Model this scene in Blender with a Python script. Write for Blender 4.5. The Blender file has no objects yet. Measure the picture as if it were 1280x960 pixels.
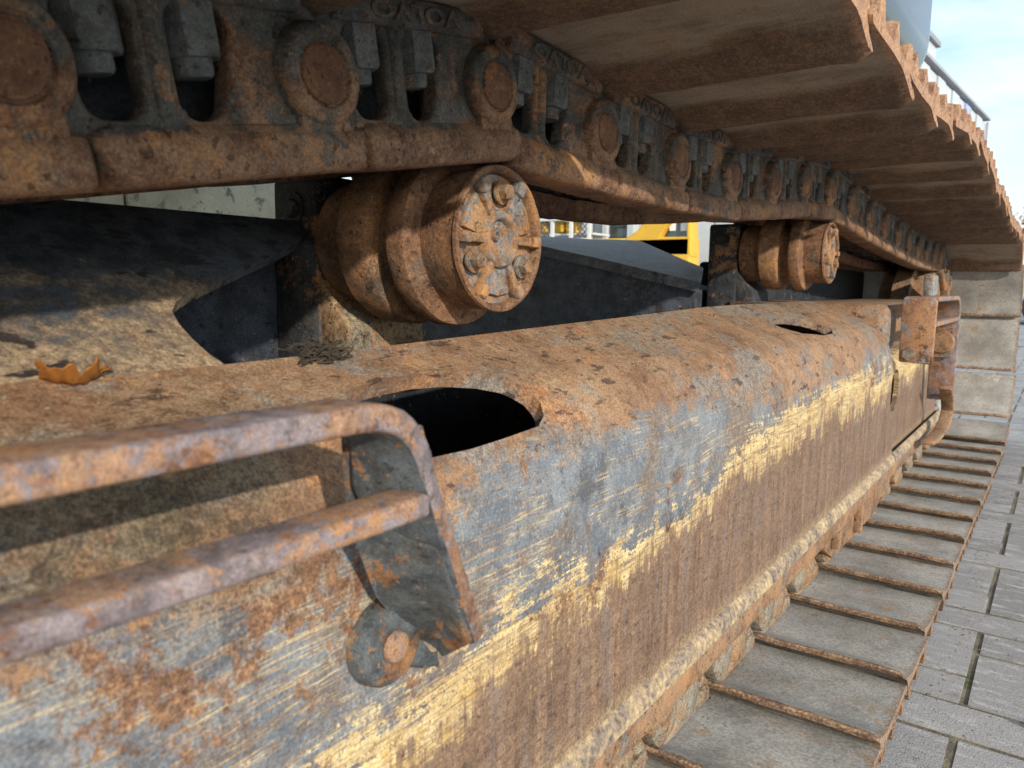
import bpy, bmesh, math, random
from mathutils import Vector, Matrix, noise as mnoise
from math import sin, cos, pi, radians
random.seed(7)
sc = bpy.context.scene
col = sc.collection
H = 0.61                      # camera height over the paving; most coordinates below are measured from the lens

# ------------------------------------------------------------------ camera
f_px, yaw, pit, rol = 960.0, radians(35.67), radians(7.49), radians(-0.711)
fw = Vector((-sin(yaw)*cos(pit), cos(yaw)*cos(pit), -sin(pit)))
rt = Vector((cos(yaw), sin(yaw), 0)); dn = fw.cross(rt)
cr, sr = cos(rol), sin(rol)
R_, D_ = cr*rt + sr*dn, -sr*rt + cr*dn
cd = bpy.data.cameras.new('camera'); cam = bpy.data.objects.new('camera', cd); col.objects.link(cam)
m3 = Matrix((R_, -D_, -fw)).transposed()
cam.matrix_world = Matrix.Translation((0, 0, H)) @ m3.to_4x4()
cd.lens = 36.0*f_px/1280.0; cd.sensor_width = 36; cd.clip_start = 0.02; cd.clip_end = 2000
cd.dof.use_dof = True; cd.dof.focus_distance = 0.95; cd.dof.aperture_fstop = 13.0
sc.camera = cam

# ------------------------------------------------------------------ sky, sun, exposure
SUN = Vector((0.81, -0.47, 0.37)).normalized()
el = math.asin(SUN.z); az = math.atan2(SUN.x, SUN.y)
w = bpy.data.worlds.new('World'); sc.world = w; w.use_nodes = True
nt = w.node_tree; nt.nodes.clear()
wo = nt.nodes.new('ShaderNodeOutputWorld'); bg = nt.nodes.new('ShaderNodeBackground')
sky = nt.nodes.new('ShaderNodeTexSky'); sky.sky_type = 'NISHITA'; sky.sun_disc = False
sky.sun_elevation = el; sky.sun_rotation = az; sky.air_density = 1.0; sky.dust_density = 0.6; sky.ozone_density = 2.0
tc = nt.nodes.new('ShaderNodeTexCoord'); mp = nt.nodes.new('ShaderNodeMapping'); mp.inputs['Scale'].default_value = (1.2, 1.2, 3.5)
nz = nt.nodes.new('ShaderNodeTexNoise'); nz.inputs['Scale'].default_value = 2.2; nz.inputs['Detail'].default_value = 8; nz.inputs['Roughness'].default_value = .62
rp = nt.nodes.new('ShaderNodeValToRGB'); rp.color_ramp.elements[0].position = .34; rp.color_ramp.elements[1].position = .68; rp.color_ramp.elements[0].color = (.10, .10, .10, 1)
mx = nt.nodes.new('ShaderNodeMix'); mx.data_type = 'RGBA'
mx.inputs['B'].default_value = (4.6, 5.4, 5.7, 1)
nt.links.new(tc.outputs['Generated'], mp.inputs['Vector']); nt.links.new(mp.outputs[0], nz.inputs['Vector'])
nt.links.new(nz.outputs['Fac'], rp.inputs[0]); nt.links.new(rp.outputs[0], mx.inputs['Factor'])
nt.links.new(sky.outputs[0], mx.inputs['A']); nt.links.new(mx.outputs['Result'], bg.inputs['Color'])
bg.inputs['Strength'].default_value = 0.15; nt.links.new(bg.outputs[0], wo.inputs[0])
sd = bpy.data.lights.new('sun', 'SUN'); sd.energy = 2.9; sd.angle = radians(0.9); sd.color = (1, .90, .76)
sun = bpy.data.objects.new('sun', sd); col.objects.link(sun)
sun.rotation_euler = (-SUN).to_track_quat('-Z', 'Y').to_euler(); sun.location = (3, -3, 5)
sc.view_settings.view_transform = 'Standard'; sc.view_settings.look = 'None'
sc.view_settings.exposure = 0.72; sc.view_settings.gamma = 1
sc.cycles.max_bounces = 8; sc.cycles.diffuse_bounces = 5

# ------------------------------------------------------------------ node helpers
class NT:
    def __init__(s, name):
        s.m = bpy.data.materials.new(name); s.m.use_nodes = True; s.t = s.m.node_tree; s.t.nodes.clear()
        s.out = s.t.nodes.new('ShaderNodeOutputMaterial'); s.b = s.t.nodes.new('ShaderNodeBsdfPrincipled')
        s.t.links.new(s.b.outputs[0], s.out.inputs[0]); s._o = None
    def put(s, sock, v):
        if isinstance(v, bpy.types.NodeSocket): s.t.links.new(v, sock)
        elif isinstance(v, tuple) and len(v) == 3 and sock.type == 'RGBA': sock.default_value = (*v, 1)
        else: sock.default_value = v
    def obj(s, rand=True):
        tcn = s.t.nodes.new('ShaderNodeTexCoord'); o = tcn.outputs['Object']
        if not rand: return o
        oi = s.t.nodes.new('ShaderNodeObjectInfo')
        vm = s.t.nodes.new('ShaderNodeVectorMath'); vm.operation = 'SCALE'; vm.inputs[0].default_value = (37, 53, 71); s.put(vm.inputs['Scale'], oi.outputs['Random'])
        va = s.t.nodes.new('ShaderNodeVectorMath'); va.operation = 'ADD'; s.put(va.inputs[0], o); s.put(va.inputs[1], vm.outputs[0])
        return va.outputs[0]
    def rnd(s): return s.t.nodes.new('ShaderNodeObjectInfo').outputs['Random']
    def xyz(s, v):
        n = s.t.nodes.new('ShaderNodeSeparateXYZ'); s.put(n.inputs[0], v); return n.outputs
    def comb(s, x, y, z):
        n = s.t.nodes.new('ShaderNodeCombineXYZ')
        for i, v in enumerate((x, y, z)): s.put(n.inputs[i], v)
        return n.outputs[0]
    def map(s, v, scale=(1, 1, 1), rot=(0, 0, 0), loc=(0, 0, 0)):
        n = s.t.nodes.new('ShaderNodeMapping'); s.put(n.inputs['Vector'], v)
        n.inputs['Scale'].default_value = scale; n.inputs['Rotation'].default_value = rot; n.inputs['Location'].default_value = loc
        return n.outputs[0]
    def noise(s, v, scale, detail=5, rough=.6, dist=0):
        n = s.t.nodes.new('ShaderNodeTexNoise'); s.put(n.inputs['Vector'], v)
        n.inputs['Scale'].default_value = scale; n.inputs['Detail'].default_value = detail
        n.inputs['Roughness'].default_value = rough; n.inputs['Distortion'].default_value = dist
        return n.outputs['Fac']
    def vor(s, v, scale, feat='F1'):
        n = s.t.nodes.new('ShaderNodeTexVoronoi'); n.feature = feat; s.put(n.inputs['Vector'], v); n.inputs['Scale'].default_value = scale
        return n.outputs['Distance']
    def math(s, op, a, b=0.0, c=0.0, clamp=False):
        n = s.t.nodes.new('ShaderNodeMath'); n.operation = op; n.use_clamp = clamp
        s.put(n.inputs[0], a); s.put(n.inputs[1], b); s.put(n.inputs[2], c); return n.outputs[0]
    def ss(s, x, a, b):
        n = s.t.nodes.new('ShaderNodeMapRange'); n.interpolation_type = 'SMOOTHSTEP'
        s.put(n.inputs['Value'], x); s.put(n.inputs['From Min'], a); s.put(n.inputs['From Max'], b); return n.outputs['Result']
    def ramp(s, fac, stops):
        n = s.t.nodes.new('ShaderNodeValToRGB'); s.put(n.inputs[0], fac); e = n.color_ramp.elements
        while len(e) < len(stops): e.new(0.5)
        for i, (p, c) in enumerate(stops): e[i].position = p; e[i].color = (*c, 1)
        return n.outputs[0]
    def mix(s, f, a, b, mode='MIX'):
        n = s.t.nodes.new('ShaderNodeMix'); n.data_type = 'RGBA'; n.blend_type = mode
        s.put(n.inputs['Factor'], f)
        s.put(n.inputs['A'], a if not isinstance(a, tuple) else (*a, 1)); s.put(n.inputs['B'], b if not isinstance(b, tuple) else (*b, 1))
        return n.outputs['Result']
    def up(s):
        g = s.t.nodes.new('ShaderNodeNewGeometry'); return s.xyz(g.outputs['Normal'])[2]
    def done(s, colr, rough=.8, bump=None, dist=.002, strength=.6, metal=0.0, spec=.3):
        s.put(s.b.inputs['Base Color'], colr); s.put(s.b.inputs['Roughness'], rough); s.put(s.b.inputs['Metallic'], metal)
        s.b.inputs['Specular IOR Level'].default_value = spec
        if bump is not None:
            bn = s.t.nodes.new('ShaderNodeBump'); bn.inputs['Distance'].default_value = dist; bn.inputs['Strength'].default_value = strength
            s.put(bn.inputs['Height'], bump); s.t.links.new(bn.outputs[0], s.b.inputs['Normal'])
        return s.m

RD, RM, RL, RO = (.030, .016, .011), (.135, .064, .034), (.29, .158, .082), (.42, .205, .07)
def rusty(name, paint=(.10, .12, .14), pamt=.35, damt=.4, dust=(.27, .215, .15), k=1.0, rand=True, dark=RD, mid=RM, light=RL, orange=.25, bump=.0020, gloss=.75, dkk=.75, worn=None):
    n = NT(name); o = n.obj(rand)
    a = n.noise(o, 8*k, 8, .70); b = n.noise(o, 38*k, 7, .74); c = n.noise(o, 190*k, 5, .75); d = n.noise(o, 640*k, 2, .6)
    tone = n.math('ADD', n.math('MULTIPLY', a, .42), n.math('ADD', n.math('MULTIPLY', b, .36), n.math('MULTIPLY', c, .22)))
    rust = n.ramp(tone, [(.375, dark), (.455, mid), (.535, light), (.62, RO)])
    og = n.math('MULTIPLY', n.ss(n.noise(n.map(o, loc=(3, 1, 7)), 15*k, 8, .76), .545, .62), orange)
    rust = n.mix(og, rust, n.mix(c, (.30, .115, .035), (.52, .25, .08)))
    pm = n.math('ADD', n.math('MULTIPLY', n.noise(n.map(o, loc=(9, 4, 2)), 12*k, 9, .76), .8), n.math('MULTIPLY', c, .2))
    if worn:                                   # faces that run on the rollers or stand proud have lost their paint
        q = n.xyz(n.t.nodes.new('ShaderNodeTexCoord').outputs['Object']); jit = n.math('MULTIPLY', n.math('SUBTRACT', b, .5), .02)
        wr_ = n.math('MAXIMUM', n.ss(n.math('ADD', q[2], jit), .026, .040), n.math('MULTIPLY', n.ss(n.math('ADD', q[0], jit), -.0105, -.0065), n.ss(n.math('ADD', q[2], jit), -.012, .012)))
        pm = n.math('SUBTRACT', pm, n.math('MULTIPLY', wr_, .11))
    pmask = n.ss(pm, .635-.28*pamt, .665-.28*pamt)
    pcol = n.mix(n.ss(b, .35, .65), tuple(x*.7 for x in paint), tuple(x*1.5+.008 for x in paint))
    cl = n.mix(pmask, rust, pcol)
    dn_ = n.ss(n.noise(n.map(o, loc=(1, 8, 5)), 9*k, 9, .75), .60-.33*damt, .74-.30*damt)
    dn_ = n.math('MULTIPLY', n.math('MULTIPLY', dn_, n.ss(c, .36, .56)), n.math('ADD', .45, n.math('MULTIPLY', n.ss(n.up(), -.2, .9), .55)))
    cl = n.mix(n.math('MULTIPLY', dn_, min(.9, .25+damt)), cl, n.mix(n.ss(c, .4, .6), tuple(x*.6 for x in dust), dust))
    dk = n.ss(n.noise(n.map(o, scale=(1, 1, 1), loc=(6, 2, 8)), 22*k, 8, .75), .435, .355)
    cl = n.mix(n.math('MULTIPLY', dk, dkk), cl, dark)
    pits = n.ss(n.noise(n.map(o, loc=(5, 5, 1)), 125*k, 3, .55), .375, .325)
    cl = n.mix(n.math('MULTIPLY', pits, .2+.8*dkk), cl, tuple(x*.8 for x in dark))
    fl = n.ss(n.noise(n.map(o, loc=(2, 9, 5)), 95*k, 4, .6), .64, .69)
    cl = n.mix(n.math('MULTIPLY', fl, .5), cl, tuple(min(1, x*1.35+.02) for x in light))
    cl = n.mix(.55, cl, n.mix(n.ss(d, .3, .7), (.22, .22, .22), (.78, .78, .78)), 'OVERLAY')
    hh = n.math('ADD', n.math('MULTIPLY', b, .9), n.math('ADD', n.math('MULTIPLY', c, .6), n.math('SUBTRACT', n.math('MULTIPLY', d, .12), n.math('MULTIPLY', pits, .5))))
    hh = n.math('ADD', hh, n.math('MULTIPLY', pmask, .08))
    return n.done(cl, n.math('ADD', gloss-.12, n.math('MULTIPLY', b, .3)), hh, bump, .95)

def plain(name, c, rough=.6, var=.15, k=1.0, metal=0.0, spec=.4, bump=0):
    n = NT(name); o = n.obj(); a = n.noise(o, 6*k, 5, .6); b = n.noise(o, 60*k, 3, .6)
    t = n.math('ADD', n.math('MULTIPLY', a, .6), n.math('MULTIPLY', b, .4))
    cl = n.mix(n.ss(t, .3, .7), tuple(x*(1-var) for x in c), tuple(min(1, x*(1+var)) for x in c))
    return n.done(cl, rough, b if bump else None, bump or .001, .5, metal, spec)

M = {}
M['link'] = rusty('chain_steel', paint=(.062, .062, .056), pamt=.66, damt=.55, dust=(.27, .18, .12), k=.9, orange=.5, dkk=.45, mid=(.14, .070, .040), light=(.26, .150, .088), worn=True)
M['lowlink'] = rusty('chain_steel_dusty', paint=(.17, .16, .14), pamt=.5, damt=.8, dust=(.34, .27, .18), k=1.0, orange=.5, dkk=.3, mid=(.17, .095, .052), light=(.31, .19, .105))
M['pinface'] = rusty('pin_rust', pamt=.0, damt=.1, k=1.6, dark=(.07, .030, .017), mid=(.125, .058, .033), light=(.195, .102, .056), orange=.35, dkk=.5)
M['nut'] = rusty('nut_steel', paint=(.105, .115, .112), pamt=.75, damt=.4, dust=(.2, .15, .1), k=1.6, orange=.3, dkk=.4)
M['roller'] = rusty('roller_rust', paint=(.10, .07, .05), pamt=.25, damt=.5, dust=(.27, .172, .098), mid=(.115, .058, .034), light=(.225, .122, .066), orange=.4, k=.9, dkk=.35)
M['cap'] = rusty('cap_rust', paint=(.15, .145, .142), pamt=.50, damt=.5, dust=(.33, .245, .15), mid=(.20, .10, .05), light=(.36, .20, .095), orange=.6, k=2.2, bump=.0010, dkk=.4)
M['bolt'] = rusty('bolt_rust', paint=(.17, .155, .14), pamt=.4, damt=.5, k=2.4, mid=(.18, .088, .045), light=(.31, .17, .08), orange=.4)
M['step'] = rusty('step_rust', paint=(.175, .145, .152), pamt=.55, damt=.42, dust=(.33, .22, .145), mid=(.19, .098, .065), light=(.33, .20, .125), orange=.5, k=1.6, bump=.0006, dkk=.3)
M['bracket'] = rusty('bracket_paint', paint=(.024, .028, .034), pamt=.80, damt=.22, dust=(.28, .22, .14), orange=.7, k=1.0, bump=.0008)
M['stepleg'] = rusty('step_plate', paint=(.060, .070, .078), pamt=.68, damt=.35, dust=(.21, .17, .09), orange=.6, k=1.5, bump=.0008, mid=(.18, .08, .035), dkk=.4)
M['dark'] = rusty('inside_dark', paint=(.016, .019, .024), pamt=1.1, damt=.08, dust=(.08, .08, .08), k=.8, bump=.0006)  # near-black for inner faces: shade of the recesses put into the colour
M['blue'] = rusty('leg_paint', paint=(.040, .048, .064), pamt=1.05, damt=.25, dust=(.14, .14, .145), k=.8, bump=.0005, gloss=.5)
M['legtop'] = rusty('leg_top_skylit', paint=(.10, .105, .125), pamt=1.0, damt=.35, dust=(.20, .20, .21), k=.7, bump=.004, gloss=.42)  # leg paint made paler on top: sky light put into the colour
M['guard'] = rusty('guard_rust', paint=(.15, .14, .13), pamt=.35, damt=.55, dust=(.29, .21, .135), mid=(.17, .09, .052), light=(.31, .18, .10), dkk=.4)
def shoe_under():
    n = NT('shoe_underside'); o = n.obj(); q = n.xyz(n.t.nodes.new('ShaderNodeTexCoord').outputs['Object'])
    a = n.noise(o, 8, 8, .7); b = n.noise(o, 40, 8, .74); c = n.noise(o, 200, 5, .72); d = n.noise(o, 640, 2, .6)
    st = n.noise(n.map(o, scale=(.25, 1, 1)), 34, 7, .72)
    cl = n.ramp(n.math('ADD', n.math('MULTIPLY', a, .5), n.math('MULTIPLY', st, .5)), [(.38, (.15, .11, .078)), (.47, (.24, .186, .135)), (.55, (.305, .245, .182)), (.64, (.27, .18, .11))])
    rust = n.ramp(n.math('ADD', n.math('MULTIPLY', b, .5), n.math('MULTIPLY', c, .5)), [(.40, (.055, .032, .021)), (.5, (.118, .068, .042)), (.60, (.20, .118, .068))])  # dark brown for the painted lip shading and the far edge
    lip_shade = n.ss(n.math('ADD', q[1], n.math('ADD', n.math('MULTIPLY', n.math('SUBTRACT', st, .5), .06), n.math('MULTIPLY', n.math('SUBTRACT', a, .5), .05))), .056, .026)  # shading of the lip slope, painted as a dark band
    far = n.ss(n.math('ADD', q[1], n.math('MULTIPLY', n.math('SUBTRACT', st, .5), .03)), .172, .190)
    edge = n.math('MAXIMUM', n.ss(q[0], .228, .238), n.ss(q[2], -.0655, -.070))
    cl = n.mix(n.math('MULTIPLY', lip_shade, .85), cl, rust); cl = n.mix(n.math('MULTIPLY', far, .6), cl, rust)
    redr = n.ramp(n.math('ADD', n.math('MULTIPLY', b, .5), n.math('MULTIPLY', c, .5)), [(.40, (.17, .085, .055)), (.5, (.34, .20, .13)), (.60, (.48, .29, .15))])
    cl = n.mix(edge, cl, redr)
    cl = n.mix(n.math('MULTIPLY', n.ss(b, .565, .63), .5), cl, (.21, .105, .05))
    cl = n.mix(.45, cl, n.mix(n.ss(d, .32, .68), (.25, .25, .25), (.75, .75, .75)), 'OVERLAY')
    return n.done(cl, .85, n.math('ADD', n.math('MULTIPLY', b, .8), n.math('MULTIPLY', c, .5)), .0016, .9)
M['shoe'] = shoe_under()

def shoe_top():
    n = NT('shoe_dusty'); o = n.obj(); a = n.noise(o, 8, 7, .65); b = n.noise(o, 45, 6, .7); c = n.noise(o, 260, 3, .6)
    base = n.ramp(a, [(.36, (.20, .19, .17)), (.5, (.285, .275, .258)), (.64, (.36, .345, .312))])
    base = n.mix(n.ss(n.noise(n.map(o, loc=(4, 4, 4)), 14, 7, .7), .56, .70), base, (.27, .185, .11))
    x = n.xyz(n.t.nodes.new('ShaderNodeTexCoord').outputs['Object'])
    edge = n.math('MAXIMUM', n.ss(n.math('ADD', x[1], n.math('MULTIPLY', n.math('SUBTRACT', b, .5), .016)), .000, -.008), n.ss(n.math('ADD', x[0], n.math('MULTIPLY', b, .03)), .240, .262))
    rust = n.ramp(n.math('ADD', n.math('MULTIPLY', b, .5), n.math('MULTIPLY', c, .5)), [(.40, (.075, .038, .022)), (.5, (.18, .10, .055)), (.61, (.33, .205, .115))])
    crm = n.noise(n.map(o, loc=(8, 8, 2)), 7, 7, .62); base = n.mix(n.math('MULTIPLY', n.ss(crm, .645, .67), .8), base, (.46, .42, .33))
    lowz = n.ss(x[2], -.062, -.068)
    cl = n.mix(n.math('MAXIMUM', n.math('MULTIPLY', edge, .9), lowz), base, rust)
    cl = n.mix(n.math('MULTIPLY', n.ss(b, .40, .33), .55), cl, (.16, .13, .105))
    cl = n.mix(n.ss(n.noise(n.map(o, scale=(.35, 1, 1), loc=(3, 6, 2)), 60, 6, .72), .575, .64), cl, (.30, .215, .14))
    cl = n.mix(.4, cl, n.mix(n.ss(c, .35, .65), (.25, .25, .25), (.75, .75, .75)), 'OVERLAY')
    return n.done(cl, .85, n.math('ADD', n.math('MULTIPLY', b, .7), n.math('MULTIPLY', c, .3)), .0012, .7)
M['shoetop'] = shoe_top()

def frame_mat():
    n = NT('frame_paint_and_rust'); o = n.obj(False); q = n.xyz(o); x, y, z = q[0], q[1], q[2]
    a = n.noise(o, 5, 8, .70); b = n.noise(o, 24, 9, .76); c = n.noise(o, 130, 6, .76); d = n.noise(o, 520, 3, .65)
    C = lambda t, m: n.math('MULTIPLY', n.math('SUBTRACT', t, .5), m)
    wv = n.noise(n.map(o, scale=(1, 1, .5)), 3.2, 2, .5)
    ow = n.t.nodes.new('ShaderNodeVectorMath'); ow.operation = 'ADD'; n.put(ow.inputs[0], o); n.put(ow.inputs[1], n.comb(0.0, 0.0, n.math('MULTIPLY', n.math('SUBTRACT', wv, .5), .030))); ow = ow.outputs[0]
    s1 = n.noise(n.map(ow, scale=(1, 2.6, 24), rot=(radians(-5), 0, 0)), 3.0, 9, .76)
    s2 = n.noise(n.map(ow, scale=(1, 3.0, 150), rot=(radians(-13), 0, 0)), 2.0, 7, .74)
    s3 = n.noise(n.map(ow, scale=(1, 4, 130), rot=(radians(14), 0, 0), loc=(4, 4, 4)), 2.0, 6, .72)
    s4 = n.noise(n.map(o, scale=(1, 160, 9), rot=(radians(20), 0, 0), loc=(4, 4, 4)), 1.6, 5, .7)
    lo = n.noise(n.map(o, loc=(1, 4, 6)), 2.0, 3, .5)
    wob = n.math('ADD', n.math('ADD', C(b, .10), C(a, .10)), n.math('ADD', C(s1, .06), C(lo, .10)))
    zw = n.math('ADD', z, wob)
    n1 = n.ss(y, 1.8, .35); n2 = n.ss(y, 1.0, .30); n3 = n.ss(y, .46, .28)
    yhi = n.math('ADD', -.160, n.math('ADD', n.math('MULTIPLY', n1, -.066), n.math('MULTIPLY', n3, -.040)))
    ylo = n.math('ADD', -.243, n.math('ADD', n.math('MULTIPLY', n2, -.062), n.math('MULTIPLY', n3, -.03)))
    # remaining blue-grey paint
    blue = n.mix(n.ss(b, .36, .62), (.115, .130, .152), (.205, .220, .240))
    blue = n.mix(n.math('MULTIPLY', n.ss(n.noise(n.map(o, loc=(2, 7, 3)), 11, 9, .76), .545, .62), .8), blue, (.07, .075, .085))
    blue = n.mix(n.math('MULTIPLY', n.ss(c, .56, .64), .5), blue, (.30, .31, .31))
    # rusty dusty sloping top
    tone = n.math('ADD', n.math('MULTIPLY', a, .38), n.math('ADD', n.math('MULTIPLY', b, .42), n.math('MULTIPLY', c, .20)))
    top = n.ramp(tone, [(.375, (.085, .042, .024)), (.44, (.175, .094, .052)), (.515, (.265, .155, .088)), (.60, (.36, .23, .135))])
    gy = n.ss(n.noise(n.map(o, scale=(1, .55, 1), loc=(8, 1, 1)), 10, 9, .76), .50, .575)
    top = n.mix(n.math('MULTIPLY', gy, .8), top, n.mix(n.ss(c, .38, .62), (.125, .118, .11), (.25, .228, .20)))
    og = n.ss(n.noise(n.map(o, scale=(1, .7, 1), loc=(3, 3, 9)), 17, 9, .78), .535, .61)
    top = n.mix(n.math('MULTIPLY', og, .7), top, n.mix(n.ss(c, .38, .62), (.27, .115, .045), (.44, .23, .10)))
    spk = n.ss(n.noise(n.map(o, scale=(1.0, .38, 1.0), loc=(1, 2, 3)), 62, 4, .62), .405, .36)
    spk2 = n.ss(n.noise(n.map(o, scale=(1.0, .5, 1.0), loc=(7, 2, 3)), 190, 3, .6), .40, .34)
    top = n.mix(n.math('MULTIPLY', n.math('MAXIMUM', spk, n.math('MULTIPLY', spk2, .6)), .8), top, (.050, .030, .024))
    tb = n.ss(n.math('ADD', zw, C(c, .06)), -.151, -.141)
    # worn-through yellow: more of it the lower one looks, always torn by the scratches
    dep = n.math('DIVIDE', n.math('SUBTRACT', n.math('ADD', yhi, C(lo, .09)), z), .046)
    tear = n.math('ADD', n.math('ADD', C(s1, 3.0), C(s2, 3.2)), n.math('ADD', C(b, 4.8), n.math('ADD', C(a, 3.6), C(c, 2.2))))
    ymask = n.ss(n.math('ADD', dep, tear), .22, .42)
    lng0 = n.noise(n.map(ow, scale=(1, .8, 40), rot=(radians(-11), 0, 0), loc=(5, 5, 5)), 2.0, 5, .65); lng0 = n.ss(n.math('ABSOLUTE', n.math('SUBTRACT', lng0, .5)), .020, .006)
    yel = n.mix(n.ss(s1, .38, .62), (.46, .325, .15), (.68, .525, .27))
    yel = n.mix(n.math('MULTIPLY', n.ss(n.noise(n.map(o, loc=(6, 6, 2)), 20, 9, .76), .53, .60), .8), yel, (.50, .31, .085))
    yel = n.mix(n.math('MULTIPLY', n.math('MAXIMUM', n.math('MULTIPLY', lng0, .9), n.math('MULTIPLY', n.ss(s2, .56, .60), .6)), .9), yel, n.mix(c, (.16, .085, .045), (.30, .20, .12)))
    yel = n.mix(n.math('MULTIPLY', n.ss(c, .47, .41), .7), yel, (.22, .14, .08))
    film = n.math('MULTIPLY', n.ss(n.math('ADD', n.noise(n.map(o, loc=(5, 1, 9)), 6, 9, .78), n.math('MULTIPLY', n.ss(y, .6, 1.3), .05)), .49, .60), .75)
    blue = n.mix(film, blue, n.mix(n.ss(c, .38, .62), (.13, .095, .07), (.24, .175, .12)))
    side = n.mix(ymask, blue, yel)
    gate = n.ss(n.math('ADD', zw, C(a, .06)), -.120, -.175)
    def lines(rot, sy, sz, loc, wd, lv=.5):
        t_ = n.noise(n.map(ow, scale=(1, sy, sz), rot=(radians(rot), 0, 0), loc=loc), 2.0, 4, .62)
        return n.ss(n.math('ABSOLUTE', n.math('SUBTRACT', t_, lv)), wd, wd*.35)
    g1 = n.ss(n.noise(n.map(o, loc=(3, 7, 1)), 7, 4, .65), .44, .54); g2 = n.ss(n.noise(n.map(o, loc=(9, 2, 6)), 8, 4, .65), .48, .57)
    lng = n.math('MAXIMUM', n.math('MULTIPLY', lines(-9, .75, 34, (0, 0, 0), .0085), g1), n.math('MULTIPLY', lines(13, 1.1, 30, (4, 1, 2), .0075), g2))
    lng = n.math('MAXIMUM', lng, n.math('MULTIPLY', lines(-16, .9, 60, (7, 3, 5), .010, .47), g2))
    lng = n.math('MAXIMUM', lng, n.math('MULTIPLY', lines(34, 2.0, 22, (2, 9, 5), .006), n.math('MULTIPLY', g1, g2)))
    fine = n.math('MULTIPLY', n.math('MAXIMUM', lng, n.math('MULTIPLY', n.math('MAXIMUM', n.math('MAXIMUM', n.ss(s2, .585, .605), n.ss(s3, .595, .612)), n.math('MULTIPLY', n.ss(s4, .645, .66), .7)), .55)), n.math('MULTIPLY', gate, n.ss(b, .34, .46)))
    side = n.mix(n.math('MULTIPLY', fine, .85), side, n.mix(n.ss(b, .4, .6), (.34, .20, .10), (.60, .49, .30)))
    # rust eating through the paint, heavy below the near step rail
    zone = n.math('MULTIPLY', n.ss(y, .42, .24), n.ss(z, -.235, -.165))
    rp_ = n.math('ADD', n.noise(n.map(o, loc=(4, 9, 4)), 14, 9, .78), n.math('MULTIPLY', zone, .085))
    side = n.mix(n.math('MULTIPLY', n.ss(rp_, .555, .62), .92), side, n.ramp(n.math('ADD', n.math('MULTIPLY', b, .5), n.math('MULTIPLY', c, .5)), [(.38, (.055, .028, .018)), (.5, (.19, .095, .05)), (.60, (.36, .19, .09))]))
    # darker olive-brown patch behind the near step rails
    olive_m = n.math('MULTIPLY', n.math('MULTIPLY', n.ss(n.math('ADD', y, C(a, .14)), .31, .20), n.ss(n.math('ADD', z, C(b, .06)), -.062, -.095)), n.ss(n.math('ADD', z, C(a, .10)), -.165, -.125))
    # lower bare rust with vertical runs
    run = n.noise(n.map(o, scale=(1, 52, 3)), 1.6, 8, .74)
    lowr = n.ramp(n.math('ADD', n.math('MULTIPLY', run, .48), n.math('ADD', n.math('MULTIPLY', c, .27), n.math('MULTIPLY', b, .25))), [(.39, (.062, .036, .028)), (.46, (.130, .077, .054)), (.535, (.198, .122, .082)), (.62, (.30, .19, .115))])
    lowr = n.mix(n.math('MULTIPLY', n.ss(n.noise(n.map(o, scale=(1, 22, 2.5), loc=(2, 2, 2)), 1.8, 8, .75), .50, .60), .55), lowr, n.mix(c, (.13, .105, .10), (.21, .175, .165)))
    lowr = n.mix(n.math('MULTIPLY', spk2, .7), lowr, (.055, .035, .028))
    lz = n.math('DIVIDE', n.math('SUBTRACT', ylo, z), .030)
    lowm = n.ss(n.math('ADD', lz, n.math('ADD', n.math('ADD', C(run, 5.5), C(s1, 2.5)), n.math('ADD', C(b, 5.0), n.math('ADD', C(a, 6.5), C(c, 3.0))))), -.3, .55)
    side = n.mix(n.math('MULTIPLY', lowm, .95), side, lowr)
    dwn = n.math('MULTIPLY', n.ss(n.math('ADD', z, C(b, .03)), -.385, -.412), .6)
    side = n.mix(dwn, side, n.mix(n.ss(c, .38, .62), (.22, .15, .09), (.40, .31, .18)))
    cl = n.mix(tb, side, top)
    cl = n.mix(n.math('MULTIPLY', olive_m, n.math('ADD', .45, n.math('MULTIPLY', n.ss(b, .42, .56), .45))), cl, n.mix(n.ss(c, .38, .62), (.050, .040, .026), (.125, .098, .060)))
    du = n.math('MULTIPLY', n.math('MULTIPLY', n.ss(n.up(), .35, .95), n.ss(n.noise(n.map(o, loc=(7, 2, 1)), 9, 9, .76), .44, .56)), n.ss(c, .36, .54))
    cl = n.mix(n.math('MULTIPLY', du, .38), cl, n.mix(n.ss(c, .4, .65), (.24, .18, .115), (.37, .285, .185)))
    cl = n.mix(.48, cl, n.mix(n.ss(d, .32, .68), (.22, .22, .22), (.78, .78, .78)), 'OVERLAY')
    h_ = n.math('ADD', n.math('MULTIPLY', b, .6), n.math('ADD', n.math('MULTIPLY', c, .7), n.math('SUBTRACT', n.math('MULTIPLY', d, .18), n.math('MULTIPLY', spk, .35))))
    h_ = n.math('SUBTRACT', h_, n.math('MULTIPLY', fine, .15))
    return n.done(cl, n.math('ADD', .48, n.math('MULTIPLY', b, .42)), h_, .0016, .9, spec=.35)
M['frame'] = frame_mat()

def weld_mat():
    n = NT('weld_bead'); o = n.obj(False); b = n.noise(o, 30, 6, .7); c = n.noise(o, 150, 5, .7)
    cl = n.ramp(n.math('ADD', n.math('MULTIPLY', b, .5), n.math('MULTIPLY', c, .5)), [(.38, (.10, .065, .045)), (.46, (.20, .165, .14)), (.52, (.33, .24, .14)), (.60, (.48, .38, .24))])
    return n.done(cl, .75, c, .0008, .6)
M['weld'] = weld_mat()

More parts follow.
